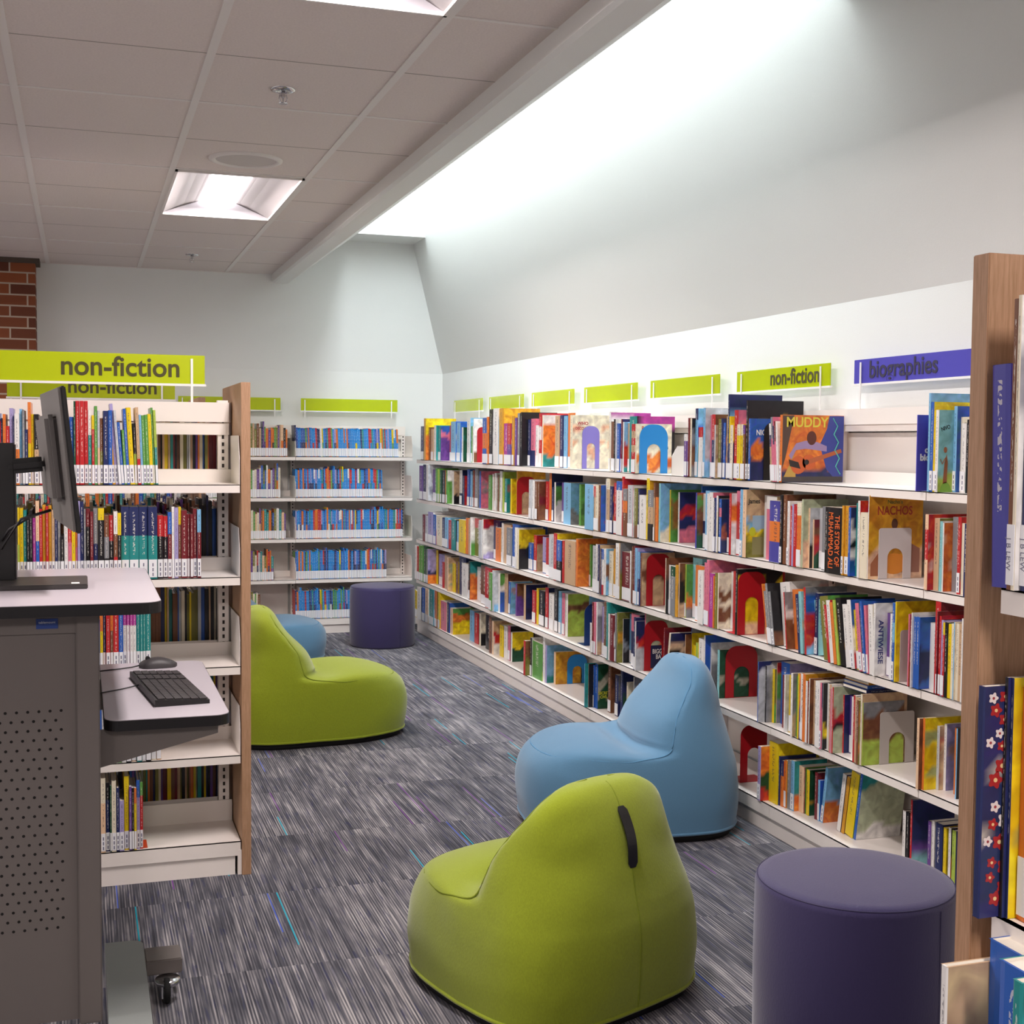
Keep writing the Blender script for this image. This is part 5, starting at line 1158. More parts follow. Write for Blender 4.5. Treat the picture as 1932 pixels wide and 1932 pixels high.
LB|0.0353|4.4364|0.0141|0.156|0.235|0|gy1nb1|gy|+||grey and navy book, second shelf of the bookcase behind the monitor
LB|0.0501|4.4318|0.0187|0.158|0.235|0|ye1bk5|ye|+||black and yellow book between grey and brown, second shelf of the bookcase behind the monitor
LB|0.0693|4.4300|0.0146|0.183|0.211|0|br1gy1bk1|br|+||brown and grey book, second shelf of the bookcase behind the monitor
LB|0.0845|4.4370|0.0134|0.158|0.211|0|re2bk3|re|+||black and red book between brown and white, second shelf of the bookcase behind the monitor
LB|0.0986|4.4274|0.0118|0.176|0.224|0|wh1br1re1|wh|+||white and brown book, second shelf of the bookcase behind the monitor
LB|0.1110|4.4274|0.0110|0.140|0.219|0|ye1bk2|ye|+||black and yellow book between white and teal, second shelf of the bookcase behind the monitor
LB|0.1225|4.4358|0.0247|0.161|0.239|0|nb2te3|nb|+||teal and navy book, second shelf of the bookcase behind the monitor
LB|0.1478|4.4348|0.0298|0.160|0.238|0|nb2te3|nb|+||third teal book from the left, second shelf of the bookcase behind the monitor
LB|0.1783|4.4356|0.0287|0.163|0.238|0|nb2te3|nb|+||fourth teal book from the left, second shelf of the bookcase behind the monitor
LB|0.2075|4.4270|0.0288|0.141|0.238|0|nb2te3|nb|+||fifth teal book from the left, second shelf of the bookcase behind the monitor
LB|0.2370|4.4316|0.0180|0.172|0.210|0|re1bk2|re|+||black and red book between teal and black, second shelf of the bookcase behind the monitor
LB|0.2555|4.4359|0.0146|0.144|0.207|0|re1bk2|re|+||black and red book between black and maroon, second shelf of the bookcase behind the monitor
LB|0.2707|4.4325|0.0121|0.159|0.220|0|bl1ma2|bl|+||maroon and blue book, second shelf of the bookcase behind the monitor
LB|0.2834|4.4311|0.0079|0.147|0.238|0|wh|wh|+||
LB|0.2919|4.4284|0.0121|0.166|0.235|0|la|la|+||lavender book, second shelf of the bookcase behind the monitor
LB|0.3047|4.4361|0.0088|0.145|0.237|0|ye1br3|ye|+||thin brown and yellow book, second shelf of the bookcase behind the monitor
LB|0.3140|4.4309|0.0186|0.180|0.226|0|ma|ma|+||maroon book right of a brown one, second shelf of the bookcase behind the monitor
LB|0.3332|4.4366|0.0092|0.150|0.213|0|ma|ma|+||
LB|0.3431|4.4265|0.0088|0.187|0.213|0|ma|ma|+||
LB|0.3525|4.4367|0.0123|0.164|0.230|0|ma|ma|+||fourth maroon book from the left, second shelf of the bookcase behind the monitor
LB|0.3653|4.4256|0.0123|0.186|0.228|0|lb1ma2|lb|+||maroon and light blue book, second shelf of the bookcase behind the monitor
LC|0.0239|4.4297|0.0084|0.185|0.175|0|wh|wh|+||
LC|0.0329|4.4324|0.0080|0.181|0.183|0|re|re|+||
LC|0.0415|4.4269|0.0113|0.179|0.174|0|bl|bl|+||
LC|0.0534|4.4277|0.0089|0.160|0.202|0|or1ye2|or|+||
LC|0.0629|4.4352|0.0089|0.181|0.200|0|nb|nb|+||
LC|0.0724|4.4272|0.0126|0.151|0.191|0|re|re|+||red book, third shelf of the bookcase behind the monitor
LC|0.0856|4.4298|0.0085|0.166|0.203|0|or1br2|or|+||
LC|0.0947|4.4296|0.0172|0.146|0.203|0|re3wh1|re|+||red and white book, third shelf of the bookcase behind the monitor
LC|0.1125|4.4280|0.0131|0.176|0.202|0|bl|bl|+||blue book, third shelf of the bookcase behind the monitor
LC|0.1262|4.4358|0.0111|0.142|0.202|0|mg1wh3|mg|+||white and magenta book between blue and white, third shelf of the bookcase behind the monitor
LC|0.1379|4.4317|0.0094|0.178|0.202|0|mg1wh3|mg|+||
LC|0.1479|4.4255|0.0086|0.182|0.201|0|mg1wh3|mg|+||
LC|0.1571|4.4264|0.0099|0.170|0.201|0|mg1wh3|mg|+||
LC|0.1675|4.4316|0.0124|0.171|0.201|0|te|te|+||teal book right of a white one, third shelf of the bookcase behind the monitor
LC|0.1805|4.4287|0.0078|0.161|0.200|0|te|te|+||
LC|0.1889|4.4320|0.0086|0.161|0.200|0|te|te|+||
LC|0.1981|4.4329|0.0154|0.162|0.199|0|te|te|+||teal book right of a teal one, third shelf of the bookcase behind the monitor
LD|0.0214|4.4303|0.0084|0.141|0.207|0|wh|wh|+||
LD|0.0304|4.4324|0.0109|0.164|0.210|0|re|re|+||
LD|0.0419|4.4278|0.0138|0.178|0.203|0|bl|bl|+||
LD|0.0564|4.4344|0.0081|0.163|0.200|0|wh|wh|+||
LD|0.0651|4.4272|0.0085|0.164|0.200|0|wh1ye1|wh|+||
LD|0.0742|4.4263|0.0127|0.146|0.203|0|nb|nb|+||
LD|0.0875|4.4302|0.0160|0.145|0.203|0|te|te|+||
LD|0.1041|4.4303|0.0140|0.166|0.193|0|gr|gr|+||
LD|0.1187|4.4255|0.0140|0.172|0.197|0|wh|wh|+||
LD|0.1333|4.4260|0.0161|0.177|0.200|0|bk|bk|+||
LD|0.1500|4.4343|0.0162|0.166|0.195|0|ta|ta|+||
LD|0.1668|4.4257|0.0162|0.165|0.189|0|bk1te1|bk|+||
LD|0.1836|4.4295|0.0120|0.188|0.197|0|wh|wh|+||
LD|0.1963|4.4266|0.0163|0.183|0.196|0|bk|bk|+||
LD|0.2132|4.4370|0.0163|0.177|0.191|0|cr|cr|+||
LD|0.2301|4.4348|0.0155|0.150|0.195|0|ta|ta|+||
LE|0.0201|4.4368|0.0160|0.165|0.245|0|nb|nb|+||
LE|0.0367|4.4365|0.0140|0.186|0.246|0|re|re|+||
LE|0.0513|4.4270|0.0148|0.179|0.248|0|cr2pe4|cr|+||peach and cream book, bottom shelf of the bookcase behind the monitor
LE|0.0667|4.4362|0.0132|0.143|0.231|0|bk1nb3|bk|+||navy and black book, bottom shelf of the bookcase behind the monitor
LE|0.0805|4.4292|0.0048|0.178|0.223|0|dg|dg|+||
LE|0.0859|4.4269|0.0136|0.185|0.236|0|cr|cr|+||cream book, bottom shelf of the bookcase behind the monitor
LE|0.1002|4.4283|0.0099|0.181|0.213|0|nb|nb|+||navy book right of a cream one, bottom shelf of the bookcase behind the monitor
LE|0.1106|4.4267|0.0141|0.165|0.169|0|la|la|+||short lavender book, bottom shelf of the bookcase behind the monitor
LE|0.1254|4.4360|0.0154|0.150|0.248|0|ye|ye|+||yellow book, bottom shelf of the bookcase behind the monitor
LE|0.1414|4.4282|0.0078|0.165|0.214|0|pu|pu|+||
LE|0.1498|4.4288|0.0070|0.142|0.209|0|bk|bk|+||
LE|0.1574|4.4272|0.0070|0.148|0.209|0|or1ye3|or|+||
LE|0.1650|4.4362|0.0104|0.174|0.232|0|bl1la3|bl|+||lavender and blue book, bottom shelf of the bookcase behind the monitor
LE|0.1760|4.4357|0.0092|0.148|0.225|0|gr1re4|gr|+||red and green book, bottom shelf of the bookcase behind the monitor
'''
BOOKENDS = [
(2.473, 5.5604, 1.343, 0.144, 0.228, 'bl', 'blue', 'arched bright blue bookend before a cream book, top shelf', 'A'),
(2.563, 6.52, 1.343, 0.1, 0.23, 'pu', 'purple', 'lavender arched bookend on the top shelf before a cream book', 'A'),
(2.522, 4.4859, 1.343, 0.1, 0.228, 'bk', 'black', 'black bookend on top shelf beside a blue book cover', 'A'),
(2.56, 8.4671, 1.343, 0.1, 0.241, 're', 'red', 'red bookend on the top shelf near the far corner', 'A'),
(2.533, 7.5271, 1.04, 0.12, 0.231, 're', 'red', 'red arched bookend on the second shelf before a golden book', 'B'),
(2.49, 5.4984, 0.727, 0.12, 0.242, 're', 'red', 'red arched bookend on the third shelf beneath the blue bookend bay', 'C'),
(2.462, 4.561, 0.727, 0.121, 0.25, 're', 'red', 'red arched bookend on third shelf, yellow cover in its arch', 'C'),
(2.504, 3.678, 1.04, 0.126, 0.169, 'wh', 'white', 'pale arched bookend before the golden NACHOS book', 'B'),
(2.503, 5.5397, 0.414, 0.12, 0.236, 're', 'red', 'red arched bookend on fourth shelf left of the blue lounge chair top', 'D'),
(2.565, 4.8489, 0.414, 0.15, 0.219, 're', 'red', 'large red arched bookend on fourth shelf right of the blue chair top', 'D'),
(2.509, 6.3208, 0.414, 0.12, 0.221, 'nb', 'navy', 'navy bookend on fourth shelf beside a light blue book', 'D'),
(2.481, 3.5142, 0.727, 0.12, 0.166, 'lg', 'grey', 'pale bookend on third shelf beside a yellow cover', 'C'),
(2.531, 3.6853, 0.414, 0.134, 0.176, 'lg', 'grey', 'pale arched bookend on fourth shelf before a lime-edged book', 'D'),
(2.608, 6.8243, 0.115, 0.12, 0.166, 'bl', 'blue', 'blue arched bookend on the bottom shelf before a golden book', 'E'),
(2.518, 4.62, 0.115, 0.12, 0.232, 're', 'red', 'red bookend on the bottom shelf just right of the blue lounge chair', 'E'),
]
# ---------------------------------------------------------------- books
PAL = dict(wh='E9E6E2', cr='E6DCC4', ta='C7A683', br='7A4E35', bk='1E1C20', gy='85868A', lg='C3C6CA', re='BE2A2E', ma='76242C', pe='EAC4A0', pk='D9748C', mg='AE3A94', ye='E6C81E', go='D3982A',
           gr='5E9A48', li='A9C24E', dg='1F4E36', ol='7F7C38', te='2A8C8A', aq='8CC8CC', lb='7EB6DC', bl='2E5FB4', nb='28305E', pu='6A4590', la='A79CCB', vi='4A489E', sg='B4BC9C')
PAL['or'] = 'E07A34'
PAL = {k: rgb(v) for k, v in PAL.items()}
m_book = bpy.data.materials.new('printed_book_cover'); m_book.use_nodes = True
def book_mat(m):
    nd, lk, b = nodes(m); b.inputs['Roughness'].default_value = .32; b.inputs['Specular IOR Level'].default_value = .4
    at = N(m, 'ShaderNodeAttribute', attribute_name='col'); uv = N(m, 'ShaderNodeUVMap'); oi = N(m, 'ShaderNodeObjectInfo'); tc = N(m, 'ShaderNodeTexCoord')
    def M_(op, a, bb=None):
        n = N(m, 'ShaderNodeMath', operation=op)
        for i, v in enumerate((a, bb)):
            if v is None: continue
            if isinstance(v, (int, float)): n.inputs[i].default_value = v
            else: lk.new(v, n.inputs[i])
        return n.outputs[0]
    sp = N(m, 'ShaderNodeSeparateXYZ'); lk.new(uv.outputs[0], sp.inputs[0])
    # lettering running along spines (alpha = 1)
    u, v = sp.outputs[0], sp.outputs[1]
    cb = N(m, 'ShaderNodeCombineXYZ'); lk.new(M_('MULTIPLY', u, 2.2), cb.inputs[0]); lk.new(M_('MULTIPLY', v, 30), cb.inputs[1]); lk.new(M_('MULTIPLY', oi.outputs['Random'], 90), cb.inputs[2])
    nz = N(m, 'ShaderNodeTexNoise'); nz.inputs['Scale'].default_value = 1.6; nz.inputs['Detail'].default_value = 1; lk.new(cb.outputs[0], nz.inputs['Vector'])
    inU = M_('LESS_THAN', M_('ABSOLUTE', M_('SUBTRACT', u, .5)), .2)
    inV = M_('MULTIPLY', M_('GREATER_THAN', v, .34), M_('LESS_THAN', v, .93))
    tx = M_('MULTIPLY', M_('MULTIPLY', inU, inV), M_('GREATER_THAN', nz.outputs['Fac'], .52))
    isSp = M_('GREATER_THAN', at.outputs['Alpha'], .9)
    tx = M_('MULTIPLY', M_('MULTIPLY', tx, isSp), .62)
    bw = N(m, 'ShaderNodeRGBToBW'); lk.new(at.outputs['Color'], bw.inputs[0])
    dark = M_('LESS_THAN', bw.outputs[0], .28)
    ink = N(m, 'ShaderNodeMix', data_type='RGBA'); ink.inputs[6].default_value = (.06, .05, .07, 1); ink.inputs[7].default_value = (.8, .76, .68, 1); lk.new(dark, ink.inputs[0])
    # printed picture on covers (alpha about .5)
    n2 = N(m, 'ShaderNodeTexNoise'); n2.inputs['Scale'].default_value = 22; n2.inputs['Detail'].default_value = 2; n2.inputs['Distortion'].default_value = 1.2
    vm = N(m, 'ShaderNodeVectorMath', operation='ADD'); cc = N(m, 'ShaderNodeCombineXYZ'); lk.new(M_('MULTIPLY', oi.outputs['Random'], 50), cc.inputs[0]); lk.new(tc.outputs['Object'], vm.inputs[0]); lk.new(cc.outputs[0], vm.inputs[1]); lk.new(vm.outputs[0], n2.inputs['Vector'])
    hs = N(m, 'ShaderNodeHueSaturation'); hs.inputs['Saturation'].default_value = 1.0; lk.new(at.outputs['Color'], hs.inputs['Color'])
    isCv = M_('MULTIPLY', M_('GREATER_THAN', at.outputs['Alpha'], .3), M_('LESS_THAN', at.outputs['Alpha'], .7))
    dv = M_('MULTIPLY', isCv, M_('SUBTRACT', n2.outputs['Fac'], .5))
    lk.new(M_('ADD', M_('MULTIPLY', dv, 1.0), 1.0), hs.inputs['Value']); lk.new(M_('ADD', M_('MULTIPLY', M_('SUBTRACT', n2.outputs['Fac'], .5), M_('MULTIPLY', isCv, .07)), .5), hs.inputs['Hue'])
    mx = N(m, 'ShaderNodeMix', data_type='RGBA'); lk.new(tx, mx.inputs[0]); lk.new(hs.outputs[0], mx.inputs[6]); lk.new(ink.outputs[2], mx.inputs[7]); lk.new(mx.outputs[2], b.inputs['Base Color'])
book_mat(m_book)
m_page = mottle(mat('page_block', 'EDE6D8', .9), 300, .06, 0, (1, 1, .1)); m_lab = mat('call_number_label', 'EFEFF2', .45)
m_ink = mat('label_ink', '77748A', .6)
import re
def stack(s): return [(PAL[a], int(n or 1)) for a, n in re.findall(r'([a-z]{2})(\d*)', s)]
class BookMesh:
    """collects coloured quads"""
    def __init__(s): s.v = []; s.f = []; s.c = []; s.uv = []
    def quad(s, pts, col, uvs=((0, 0), (1, 0), (1, 1), (0, 1)), a=0.0):
        i = len(s.v); s.v += pts; s.f.append((i, i + 1, i + 2, i + 3)); s.c.append((*col, a)); s.uv.append(uvs)
    def banded(s, P0, P1, h, z0, st, a):
        """vertical face from P0 to P1 (xy) with horizontal colour bands, top first"""
        tot = sum(n for _, n in st); zt = h
        for col, n in st:
            zb = zt - (h - z0) * n / tot
            s.quad([(*P0, zb), (*P1, zb), (*P1, zt), (*P0, zt)], col, ((0, zb / h), (1, zb / h), (1, zt / h), (0, zt / h)), a); zt = zb
    def cap(s, x0, x1, y0, y1, z, col): s.quad([(x0, y0, z), (x1, y0, z), (x1, y1, z), (x0, y1, z)], col)
    def build(s, name, M=None):
        me = bpy.data.meshes.new(name); me.from_pydata(s.v, [], s.f); at = me.color_attributes.new('col', 'FLOAT_COLOR', 'CORNER'); uv = me.uv_layers.new(name='UVMap')
        cd = []; ud = []
        for c, u in zip(s.c, s.uv):
            for k in range(4): cd += (c[k] if isinstance(c, list) else c); ud += u[k]
        at.data.foreach_set('color', cd); uv.data.foreach_set('uv', ud)
        me.materials.append(m_book)
        return me
WHITE = rgb('EFEFF2'); PAGE = rgb('EDE6D8')
PIC = [0]
def picture(bm_, x, y0, y1, h, ct, simple):
    """printed cover picture: wavy fields of the cover's colours, blended between grid points"""
    PIC[0] += 1; sd = PIC[0] * 3.7; ny, nz = (5, 7) if simple else (11, 14); tot = sum(n for _, n in ct)
    acc = PAL[('wh', 'nb', 'or', 'cr', 'bk', 'te', 're', 'go')[PIC[0] % 8]]
    def colr(y, z):
        u = 1 - z / h + .22 * noise.noise((y * 16 + sd, z * 13, sd)); u = max(0, min(.999, u)) * tot; k = 0
        for c, n in ct:
            if u < n: break
            u -= n
        b = noise.noise((y * 20 - sd, z * 20, sd + 9))
        if len(ct) == 1 and b > .22 and .15 < z / h < .8: c = tuple(.45 * p + .55 * q for p, q in zip(c, acc))
        g = 1 + .35 * noise.noise((y * 45, z * 45, sd)); return tuple(max(0, min(1, v * g)) for v in c)
    P = [[colr(y0 + (y1 - y0) * i / ny, h * j / nz) for j in range(nz + 1)] for i in range(ny + 1)]
    for i in range(ny):
        for j in range(nz):
            ya, yb = y0 + (y1 - y0) * i / ny, y0 + (y1 - y0) * (i + 1) / ny; za, zb = h * j / nz, h * (j + 1) / nz
            k = len(bm_.v); bm_.v += [(x, ya, za), (x, yb, za), (x, yb, zb), (x, ya, zb)]; bm_.f.append((k, k + 1, k + 2, k + 3))
            bm_.c.append([(*P[i][j], .5), (*P[i + 1][j], .5), (*P[i + 1][j + 1], .5), (*P[i][j + 1], .5)]); bm_.uv.append(((0, 0), (1, 0), (1, 1), (0, 1)))
NOTEXT = [False]
def cover_shell(bm_, t, d, h, S, C, simple=False, lab=False, far=False):
    st, ct = stack(S), stack(C); e = .0022 if t > .008 else .0012
    r = min(.004, t * .22)
    # rounded spine of three facets
    bm_.banded((0, r * .5), (t * .2, 0), h, 0, st, 0); bm_.banded((t * .2, 0), (t * .8, 0), h, 0, st, 0 if NOTEXT[0] else 1.0); bm_.banded((t * .8, 0), (t, r * .5), h, 0, st, 0)
    if simple and len(ct) == 1: bm_.banded((t, r * .5), (t, d), h, 0, ct, .5)
    else: picture(bm_, t, r * .5, d, h, ct, simple)
    bm_.banded((0, d), (0, r * .5), h, 0, ct[:1], .5)
    c0 = st[0][0]
    if simple:
        bm_.cap(0, t, r * .5, d, h - .002, PAGE if not lab else WHITE); bm_.cap(0, t, 0, r, h, c0)
        bm_.quad([(t, d, 0), (0, d, 0), (0, d, h), (t, d, h)], PAGE if not far else ct[0][0])
        if lab: bm_.quad([(t * .06, -.0008, .004), (t * .94, -.0008, .004), (t * .94, -.0008, .064), (t * .06, -.0008, .064)], WHITE)
    else:
        # board thickness: tops, inner faces, fore edges
        for zz in (h, 0):
            bm_.cap(0, e, 0, d, zz, ct[0][0]); bm_.cap(t - e, t, 0, d, zz, ct[0][0]); bm_.cap(e, t - e, 0, e * 1.2, zz, c0)
        bm_.quad([(e, d, 0), (e, e, 0), (e, e, h), (e, d, h)], PAGE); bm_.quad([(t - e, e, 0), (t - e, d, 0), (t - e, d, h), (t - e, e, h)], PAGE)
        bm_.quad([(0, d, 0), (e, d, 0), (e, d, h), (0, d, h)], ct[0][0]); bm_.quad([(t - e, d, 0), (t, d, 0), (t, d, h), (t - e, d, h)], ct[0][0])
ROTZ = {'R': ROT_R, 'N': ROT_R, 'L': 0, 'B': 0}
SHN = dict(A='top shelf', B='second shelf', C='third shelf', D='fourth shelf', E='bottom shelf')
def title_art(root, title, t, d, h):
    """lettering and simple pictures on the cover that faces +x locally"""
    def T(txt, size, col, y, z, sx=1., sp=1., rot=0, bold=.001):
        M = Matrix.Translation((t + .0006, y, z)) @ Matrix.Rotation(math.pi / 2, 4, 'Z') @ Matrix.Rotation(math.pi / 2, 4, 'X') @ Matrix.Rotation(rot, 4, 'Z')
        return text(txt, size, mat('ink_' + col, col, .5), root, M, 'title', .0002, min(bold, size * .02), sx=sx, space=sp)
    def poly(pts, col, k=1, name='cover_picture'):
        b = MB(); b.prism(pts, t, t + .0003 * k, 'x'); return b.build(name, mat('print_' + col, col, .4), root)
    def disc(cy, cz, ry, rz, col, k=2, n=20): poly([(cy + ry * math.cos(2 * math.pi * i / n), cz + rz * math.sin(2 * math.pi * i / n)) for i in range(n)], col, k)
    if title == 'MUDDY':
        poly([(.002, .002), (.262, .002), (.262, .248), (.20, .248), (.19, .20), (.16, .14), (.19, .05), (.22, .02), (.002, .02)], '3F4A9A', 1)
        poly([(.002, .002), (.26, .002), (.26, .022), (.002, .022)], '4A4442', 2)
        poly([(.002, .248), (.05, .248), (.015, .09), (.002, .05)], '5A4438', 2); poly([(.01, .02), (.05, .10), (.06, .02)], 'C9A24C', 3)
        zz = [(.215, .24), (.235, .21), (.22, .18), (.24, .15), (.225, .12), (.245, .09), (.23, .06), (.25, .03)]
        MB().tube([(t + .001, y, z) for y, z in zz], .0022, 6).build('cover_picture', mat('print_teal', '5CC7B0', .4), root)
        poly([(.03, .10), (.06, .145), (.10, .155), (.15, .15), (.19, .135), (.19, .115), (.15, .12), (.10, .125), (.06, .12), (.04, .085)], 'A48CB4', 3)
        disc(.125, .165, .020, .026, '5E2E22', 4); disc(.07, .065, .032, .034, 'D2622E', 4); disc(.115, .075, .028, .028, 'D2622E', 4)
        poly([(.11, .085), (.25, .125), (.255, .112), (.115, .068)], 'B9623A', 5); poly([(.03, .085), (.07, .075), (.08, .05), (.035, .06)], '2C2422', 5)
        disc(.105, .075, .010, .010, '2C2422', 5)
        T('MUDDY', .052, 'E8D84A', .105, .222, .95)
    elif title == 'NACHOS':
        T('Nacho\'s', .018, '6E7A3C', .10, h - .022); T('NACHOS', .040, 'A8402C', .10, h - .052, .82)
        disc(.10, h - .095, .012, .018, '5A3A2C', 2); poly([(.01, .05), (.05, .10), (.08, .06), (.06, .01), (.01, .01)], 'A86A48', 2); poly([(.13, .02), (.20, .02), (.20, .10), (.16, .12)], '9A6A58', 2)
        disc(.10, .05, .05, .035, 'D98A2C', 3)
    elif title == 'James':
        T('James', .026, '3C3A36', .036, h - .045, .85); poly([(.03, h * .42), (.15, h * .42), (.15, h * .62), (.03, h * .62)], '9FBCD6', 2); poly([(.03, .01), (.16, .01), (.16, h * .3), (.03, h * .3)], '8A8458', 2)
        disc(.14, h * .68, .035, .012, '2E2A26', 3); disc(.03, h * .38, .014, .018, 'CBCB28', 3); poly([(.12, h * .3), (.15, h * .3), (.145, h * .6), (.13, h * .6)], 'CFC6BC', 3)
    elif title == 'NIVOLA':
        T('NIVO', .017, '24343C', .026, h - .055, .8, rot=.3); poly([(.020, .025), (.034, .028), (.036, .09), (.032, .115), (.025, .09)], '9A5A34', 2); disc(.027, .128, .006, .009, 'A86A48', 2); disc(.03, .0, .02, .03, '7FAE3C', 2)
        MB().tube([(t + .001, .028, .105), (t + .001, .016, .085), (t + .001, .009, .10)], .0014, 6).build('cover_picture', mat('print_9A5A34', '9A5A34', .4), root)
    elif title == 'WHO':
        T('WHO', .024, 'B0303A', .06, h - .045, 1.0); T('DISCOVERED', .020, 'B0303A', .065, h - .072, .8)
    elif title == 'Kids':
        T('Parenting', .026, 'C8553A', .07, h - .022, .9); T('Kids', .024, '4A4A4A', .145, h - .11, .9)
    elif title == 'NIGHT':
        T('NIGHT', .030, 'F0EEEA', .062, h - .055, .8)
    elif title == 'BIGGER/BAY':
        poly([(.02, .01), (.14, .01), (.14, h * .42), (.02, h * .42)], '20264C', 1); T('BIGGER\nBAY', .030, 'E8E6E0', .075, h * .27, .75, .85)
    elif title == 'THE GIRL':
        T('THE GIRL', .016, 'D8D4CC', .045, h - .022, .9)
    elif title == 'SECRET/CIVIL':
        T('SECRET\nCIVIL', .022, 'D8D83A', .036, .07, .8, .9)
    elif title == 'ANTIWIESE':
        T('ANTIWIESE', .026, '3A3F7A', .022, h * .47, 1.1, rot=-math.pi / 2)
    elif title.startswith('THE STORY'):
        M = Matrix.Translation((t * .5, -.0006, h * .5)) @ Matrix.Rotation(math.pi / 2, 4, 'X') @ Matrix.Rotation(-math.pi / 2, 4, 'Z')
        text('THE STORY OF\nMUHAMMAD ALI', t * .44, mat('ink_orange', 'E0662A', .5), root, M, 'title', .0003, .0006, sx=min(1.3, h / (t * .44 * 8.8)), space=1.0)
LZZ = dict(RA=1.343, RB=1.04, RC=.727, RD=.414, RE=.115, LA=1.333, LB=1.021, LC=.717, LD=.412, LE=.115, NA=1.343, NB=1.012, NC=.70)
mass = BookMesh()
def add_mass(M, t, d, h, S, C, lab, far=False):
    b = BookMesh(); cover_shell(b, t, d, h, S, C, True, lab, far); i0 = len(mass.v)
    mass.v += [tuple(M @ Vector(p)) for p in b.v]; mass.f += [tuple(i0 + k for k in q) for q in b.f]; mass.c += b.c; mass.uv += b.uv
def place(u, x, y, z, t, d, h, lean):
    M = Matrix.Translation((x, y, z + .0006)) @ Matrix.Rotation(ROTZ[u], 4, 'Z')
    if lean:
        a = math.radians(lean); pv = 0 if lean > 0 else t
        M = M @ Matrix.Translation((pv, 0, 0)) @ Matrix.Rotation(-a, 4, 'Y') @ Matrix.Translation((-pv, 0, 0))
    return M
nind = 0
for L in BOOKS.strip().split('\n'):
    ur, x, y, t, d, h, lean, Sp, Cv, lab, title, label = L.split('|')
    u = ur[0]; x, y, t, d, h, lean = map(float, (x, y, t, d, h, lean)); M = place(u, x, y, LZZ[ur], t, d, h, lean)
    if not label: add_mass(M, t, d, h, Sp, Cv, bool(lab)); continue
    NOTEXT[0] = bool(title and (title.startswith('THE STORY') or title == 'flowers'))
    b = BookMesh(); cover_shell(b, t, d, h, Sp, Cv); NOTEXT[0] = False; me = b.build('book')
    o = bpy.data.objects.new('book', me); COL.objects.link(o); o.matrix_world = M; nind += 1
    tag(o, label, 'book', 'books on the ' + {'R': 'long wall shelves', 'L': 'free-standing bookcase', 'N': 'near shelves at the right edge'}[u])
    e = .0024 if t > .008 else .0014
    if t > .005: MB().box(e, t - e, e * 1.4, d - .003, .002, h - .0025).build('pages', m_page, o)
    if lab:
        l = MB().box(t * .05, t * .95, -.0009, -.0002, .005, .064).build('spine_label', m_lab, o)
        if t > .006 and (u != 'R' or y < 4.6):
            k = MB()
            if u == 'N':
                bpy.data.meshes
            for r in range(3 if u != 'N' else 0):
                zz = .052 - r * .016; k.box(t * .5 - .0018, t * .5 + .0018, -.0012, -.0009, zz - .011, zz)
            if u != 'N': k.build('call_number', m_ink, l)
            else:
                k.bm.free(); text('J B LEW' if ur != 'NB' else 'J B LOV', .0095, m_ink, l, Matrix.Translation((t * .5, -.0011, .035)) @ Matrix.Rotation(math.pi / 2, 4, 'X') @ Matrix.Rotation(-math.pi / 2, 4, 'Z'), 'call_number', .0001, 0)
    if title and title not in ('gold', 'flowers'): title_art(o, title, t, d, h)
    if u == 'N' and ur == 'NB' and title == 'flowers':
        rf = random.Random(4); fs = []
        for (cx, hexf, hexc) in (('r', 'A5272B', 'E8C890'), ('w', 'E4DAD6', '9A3B42')):
            q = MB(); qc = MB()
            for k in range(260):
                R0 = rf.uniform(.0045, .008); yy = rf.uniform(R0 * 1.3, .075); zz = rf.uniform(.01, h - .01)
                if any((yy - p[0]) ** 2 + (zz - p[1]) ** 2 < .0122 ** 2 for p in fs): continue
                fs.append((yy, zz))
                if len(fs) > (34 if cx == 'r' else 90): break
                pts = [(yy + R0 * (1 + .22 * math.cos(5 * a)) * math.cos(a), zz + R0 * (1 + .22 * math.cos(5 * a)) * math.sin(a)) for a in [2 * math.pi * i / 30 for i in range(30)]]
                q.prism(pts, t, t + .0003, 'x'); qc.prism([(yy + R0 * .3 * math.cos(a), zz + R0 * .3 * math.sin(a)) for a in [2 * math.pi * i / 12 for i in range(12)]], t, t + .0005, 'x')
            q.build('flower_pattern', mat('print_' + hexf, hexf, .4), o); qc.build('flower_dot_pattern', mat('print_' + hexc, hexc, .4), o)
# books too many to single out: back wall series, far side of the ranges
rb = random.Random(5)
def fill(u, z, x0, x1, y, pal, tr=(.008, .016), hr=(.19, .215), d=.15, lab=True, lean=0, jit=.004, two=True):
    x = x0
    while x < x1:
        t = rb.uniform(*tr); h = rb.uniform(*hr); c = rb.choice(pal)
        if two and rb.random() < .25: c = c[:2] + '2' + rb.choice(pal)[:2] + '2'
        if rb.random() < .05: h += .02
        add_mass(place(u, x, y + rb.uniform(0, jit), z, t, d, h, lean), t - .0004, d, h, c, rb.choice(pal)[:2], lab); x += t
PAL['sk'] = rgb('1E86D2')
SER = ['sk', 'sk', 'sk', 'bl', 'sk1bl1', 'bl1nb1', 'sk', 'nb', 'sk', 're', 'gr', 'or', 'sk', 'wh1sk2', 'la1nb1', 'sk', 're', 'te', 'sk', 'ye1gr1', 'nb']
for z, a, b_, ln in ((1.36, 1.548, 2.348, 2.5), (1.048, 1.548, 2.218, 1), (.733, 1.548, 2.383, .5), (.42, 1.548, 2.253, .5), (.115, 1.548, 2.25, 1.5)):
    fill('B', z, a, b_, 9.885, SER, (.008, .015), (.208, .222), .15, True, ln)
MIX = ['gr', 'te', 'wh', 're1nb1', 'bl', 'nb', 'pu', 'ta', 'lg', 'or', 'bk', 'ol', 'br', 'pe', 'cr']
